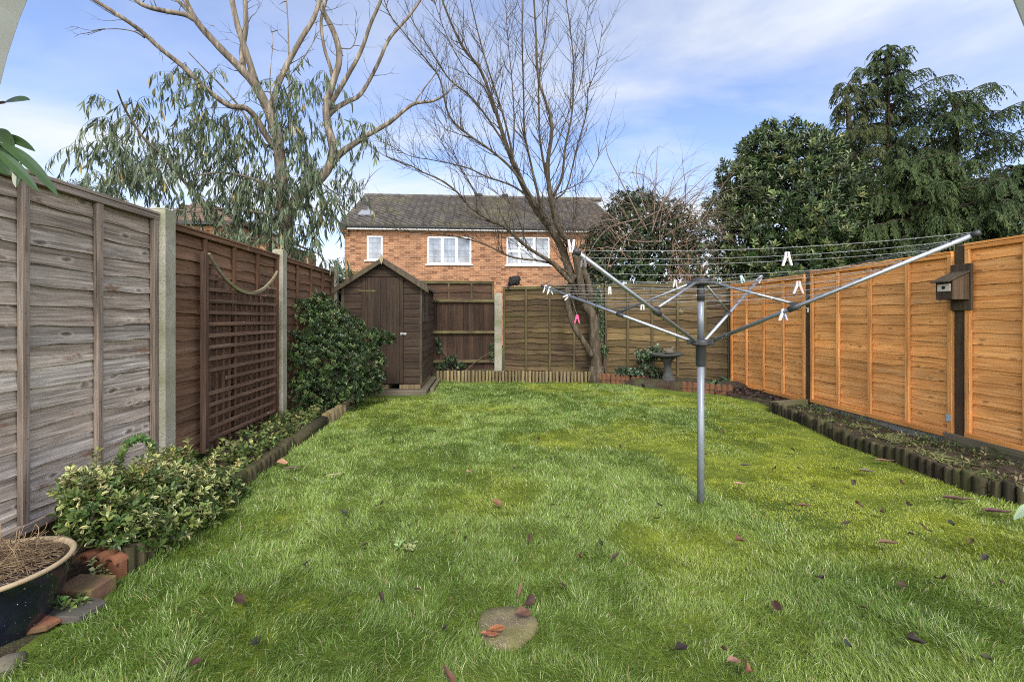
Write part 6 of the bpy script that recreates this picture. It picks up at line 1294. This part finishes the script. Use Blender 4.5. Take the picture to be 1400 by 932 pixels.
# ---------------------------------------------------------------- grass
def grass():
    LP = [(p[0], p[1]) for p in LAWN]; Xs, Ys = [], []
    for d0, d1, rho in ((.9, 2.3, 24000*GD), (2.3, 3.4, 15000*GD), (3.4, 5.0, 9500*GD), (5.0, 7.0, 6500*GD), (7.0, 9.2, 5000*GD)):
        n = int(rho*7.2*(d1-d0)); x = RNG.uniform(-2.6, 4.6, n); y = RNG.uniform(d0, d1, n)
        xl = -1.25*y-.3; xr = 1.55*y+.4; m = (x > xl) & (x < xr) & inside(LP, x, y); Xs.append(x[m]); Ys.append(y[m])
    x = np.concatenate(Xs); y = np.concatenate(Ys)
    ex = [np.array([(p[0], p[1]) for p in e]) for e in (RIGHT_EDGE, LE, [gp(308, 686), gp(352, 650), gp(398, 614), gp(440, 583), gp(487, 552)], [BACK_A, BACK_B])]; eb = []
    for e, side in zip(ex, (-1, 1, 1, 0)):
        L = np.hypot(*np.diff(e, axis=0).T).sum(); k = int(L*420); f = RNG.random(k)*(len(e)-1); i_ = np.minimum(f.astype(int), len(e)-2); q = e[i_]*(1-(f-i_))[:, None]+e[i_+1]*(f-i_)[:, None]
        o_ = .035+np.abs(RNG.normal(0, .035, k)); q = q+np.stack([side*o_, -o_*(1 if side == 0 else .3)], 1); eb.append(q[fbm(q[:, 0], q[:, 1], .25, 3, 2) > .42])
    eb = np.concatenate(eb); nb_ = len(eb)
    # tufts: blades gather into clumps
    x = x+RNG.normal(0, .006, len(x)); y = y+RNG.normal(0, .006, len(y))
    dn = .35+1.1*fbm(x, y, .07, 8, 2); keep = RNG.random(len(x)) < np.clip(dn*1.25, .25, 1); x, y = x[keep], y[keep]
    keep = np.hypot(x-sp_.x, (y-sp_.y)) > .096+.04*(vnoise(x, y, .05, 90)-.5)+RNG.uniform(-.012, .008, len(x)); keep &= np.hypot(x-PB.x, y-PB.y) > .026; x, y = x[keep], y[keep]
    x = np.concatenate([x, eb[:, 0]]); y = np.concatenate([y, eb[:, 1]]); n = len(x); dist = np.hypot(x, y); ise = np.arange(n) >= n-nb_
    moss = fbm(x, y, 1.1, 21, 4)+.10*np.exp(-((x-1.6-.25*(y-3.5))/.9)**2-((y-4.0)/1.7)**2)+.05*np.clip((x-.9)/2.4, 0, 1); moss = np.clip((moss-.50)/.16, 0, 1)
    moss *= np.clip((y-1.7)/.9, .12, 1)*np.clip(.45+.55*(x+.6)/1.4, .3, 1)
    edge = np.clip((x-2.6)/1.2, 0, 1)*np.clip((y-2.0)/1, 0, 1)
    tuft = fbm(x, y, .16, 33, 3); lush = fbm(x, y, .9, 41, 3)
    h = (.027+.036*np.clip((tuft-.28)*1.9, 0, 1.15))*(1-.62*moss)*(1-.35*edge)*np.where(ise, 1.75, 1)*RNG.uniform(.55, 1.2, n)*np.interp(dist, [1.5, 3, 8], [1.0, .92, .78])
    w = np.interp(dist, [1.4, 2.5, 4, 6, 9], [.0018, .0024, .0038, .0058, .0080])*RNG.uniform(.7, 1.25, n)
    a0 = fbm(x, y, .28, 55, 3)*4*PI+fbm(x, y, .05, 57, 2)*2.2; az = a0+RNG.normal(0, .95, n); lean = np.clip(RNG.normal(.75, .32, n)+.35*(tuft-.5), .1, 1.5)
    d = np.stack([np.cos(az)*np.sin(lean), np.sin(az)*np.sin(lean), np.cos(lean)], 1)
    fa = az+PI/2+RNG.normal(0, .7, n); s = np.stack([np.cos(fa), np.sin(fa), np.zeros(n)], 1)
    P = np.stack([x, y, lawn_z(x, y)-.002], 1)
    mid = P+d*h[:, None]*.55; d2 = d.copy(); d2[:, 2] -= .55*RNG.uniform(.4, 1.3, n); d2 = nrm(d2); tip = mid+d2*h[:, None]*.5; tip[:, 2] = np.maximum(tip[:, 2], .004)
    V = np.stack([P-s*w[:, None]*.5, P+s*w[:, None]*.5, mid+s*w[:, None]*.42, mid-s*w[:, None]*.42, tip], 1).reshape(-1, 3)
    b = (np.arange(n)*5)[:, None]; Q = b+np.array([[0, 1, 2, 3]]); T = b+np.array([[3, 2, 4]])
    g = mixcol((.090, .158, .022), (.215, .305, .060), np.clip((lush-.5)*2.2+.3, 0, .7)+RNG.random(n)*.3)
    g = mixcol(g, (.30, .315, .016), moss*.9*(.55+.45*RNG.random(n)))
    ol = np.clip((fbm(x, y, .5, 71, 3)-.5)/.12, 0, 1)*edge; g = mixcol(g, (.11, .12, .02), ol*.6)
    r = RNG.random(n); pale = r < .085*(1-moss*.7)*(.5+lush); g[pale] = jitter_col((.40, .46, .22), pale.sum(), .2); st = r > .965; g[st] = jitter_col((.30, .26, .12), st.sum(), .25)
    g *= RNG.uniform(.75, 1.25, (n, 1))
    c = np.repeat(g[:, None, :], 5, 1)
    c[:, 4] = c[:, 4]*1.1
    me = mesh_np('grass', V, T, Q, np.clip(c.reshape(-1, 3), .004, 1)); o = link('grass', me, M['grass']); o['kind'] = 'stuff'
    print('blades', n)
grass()
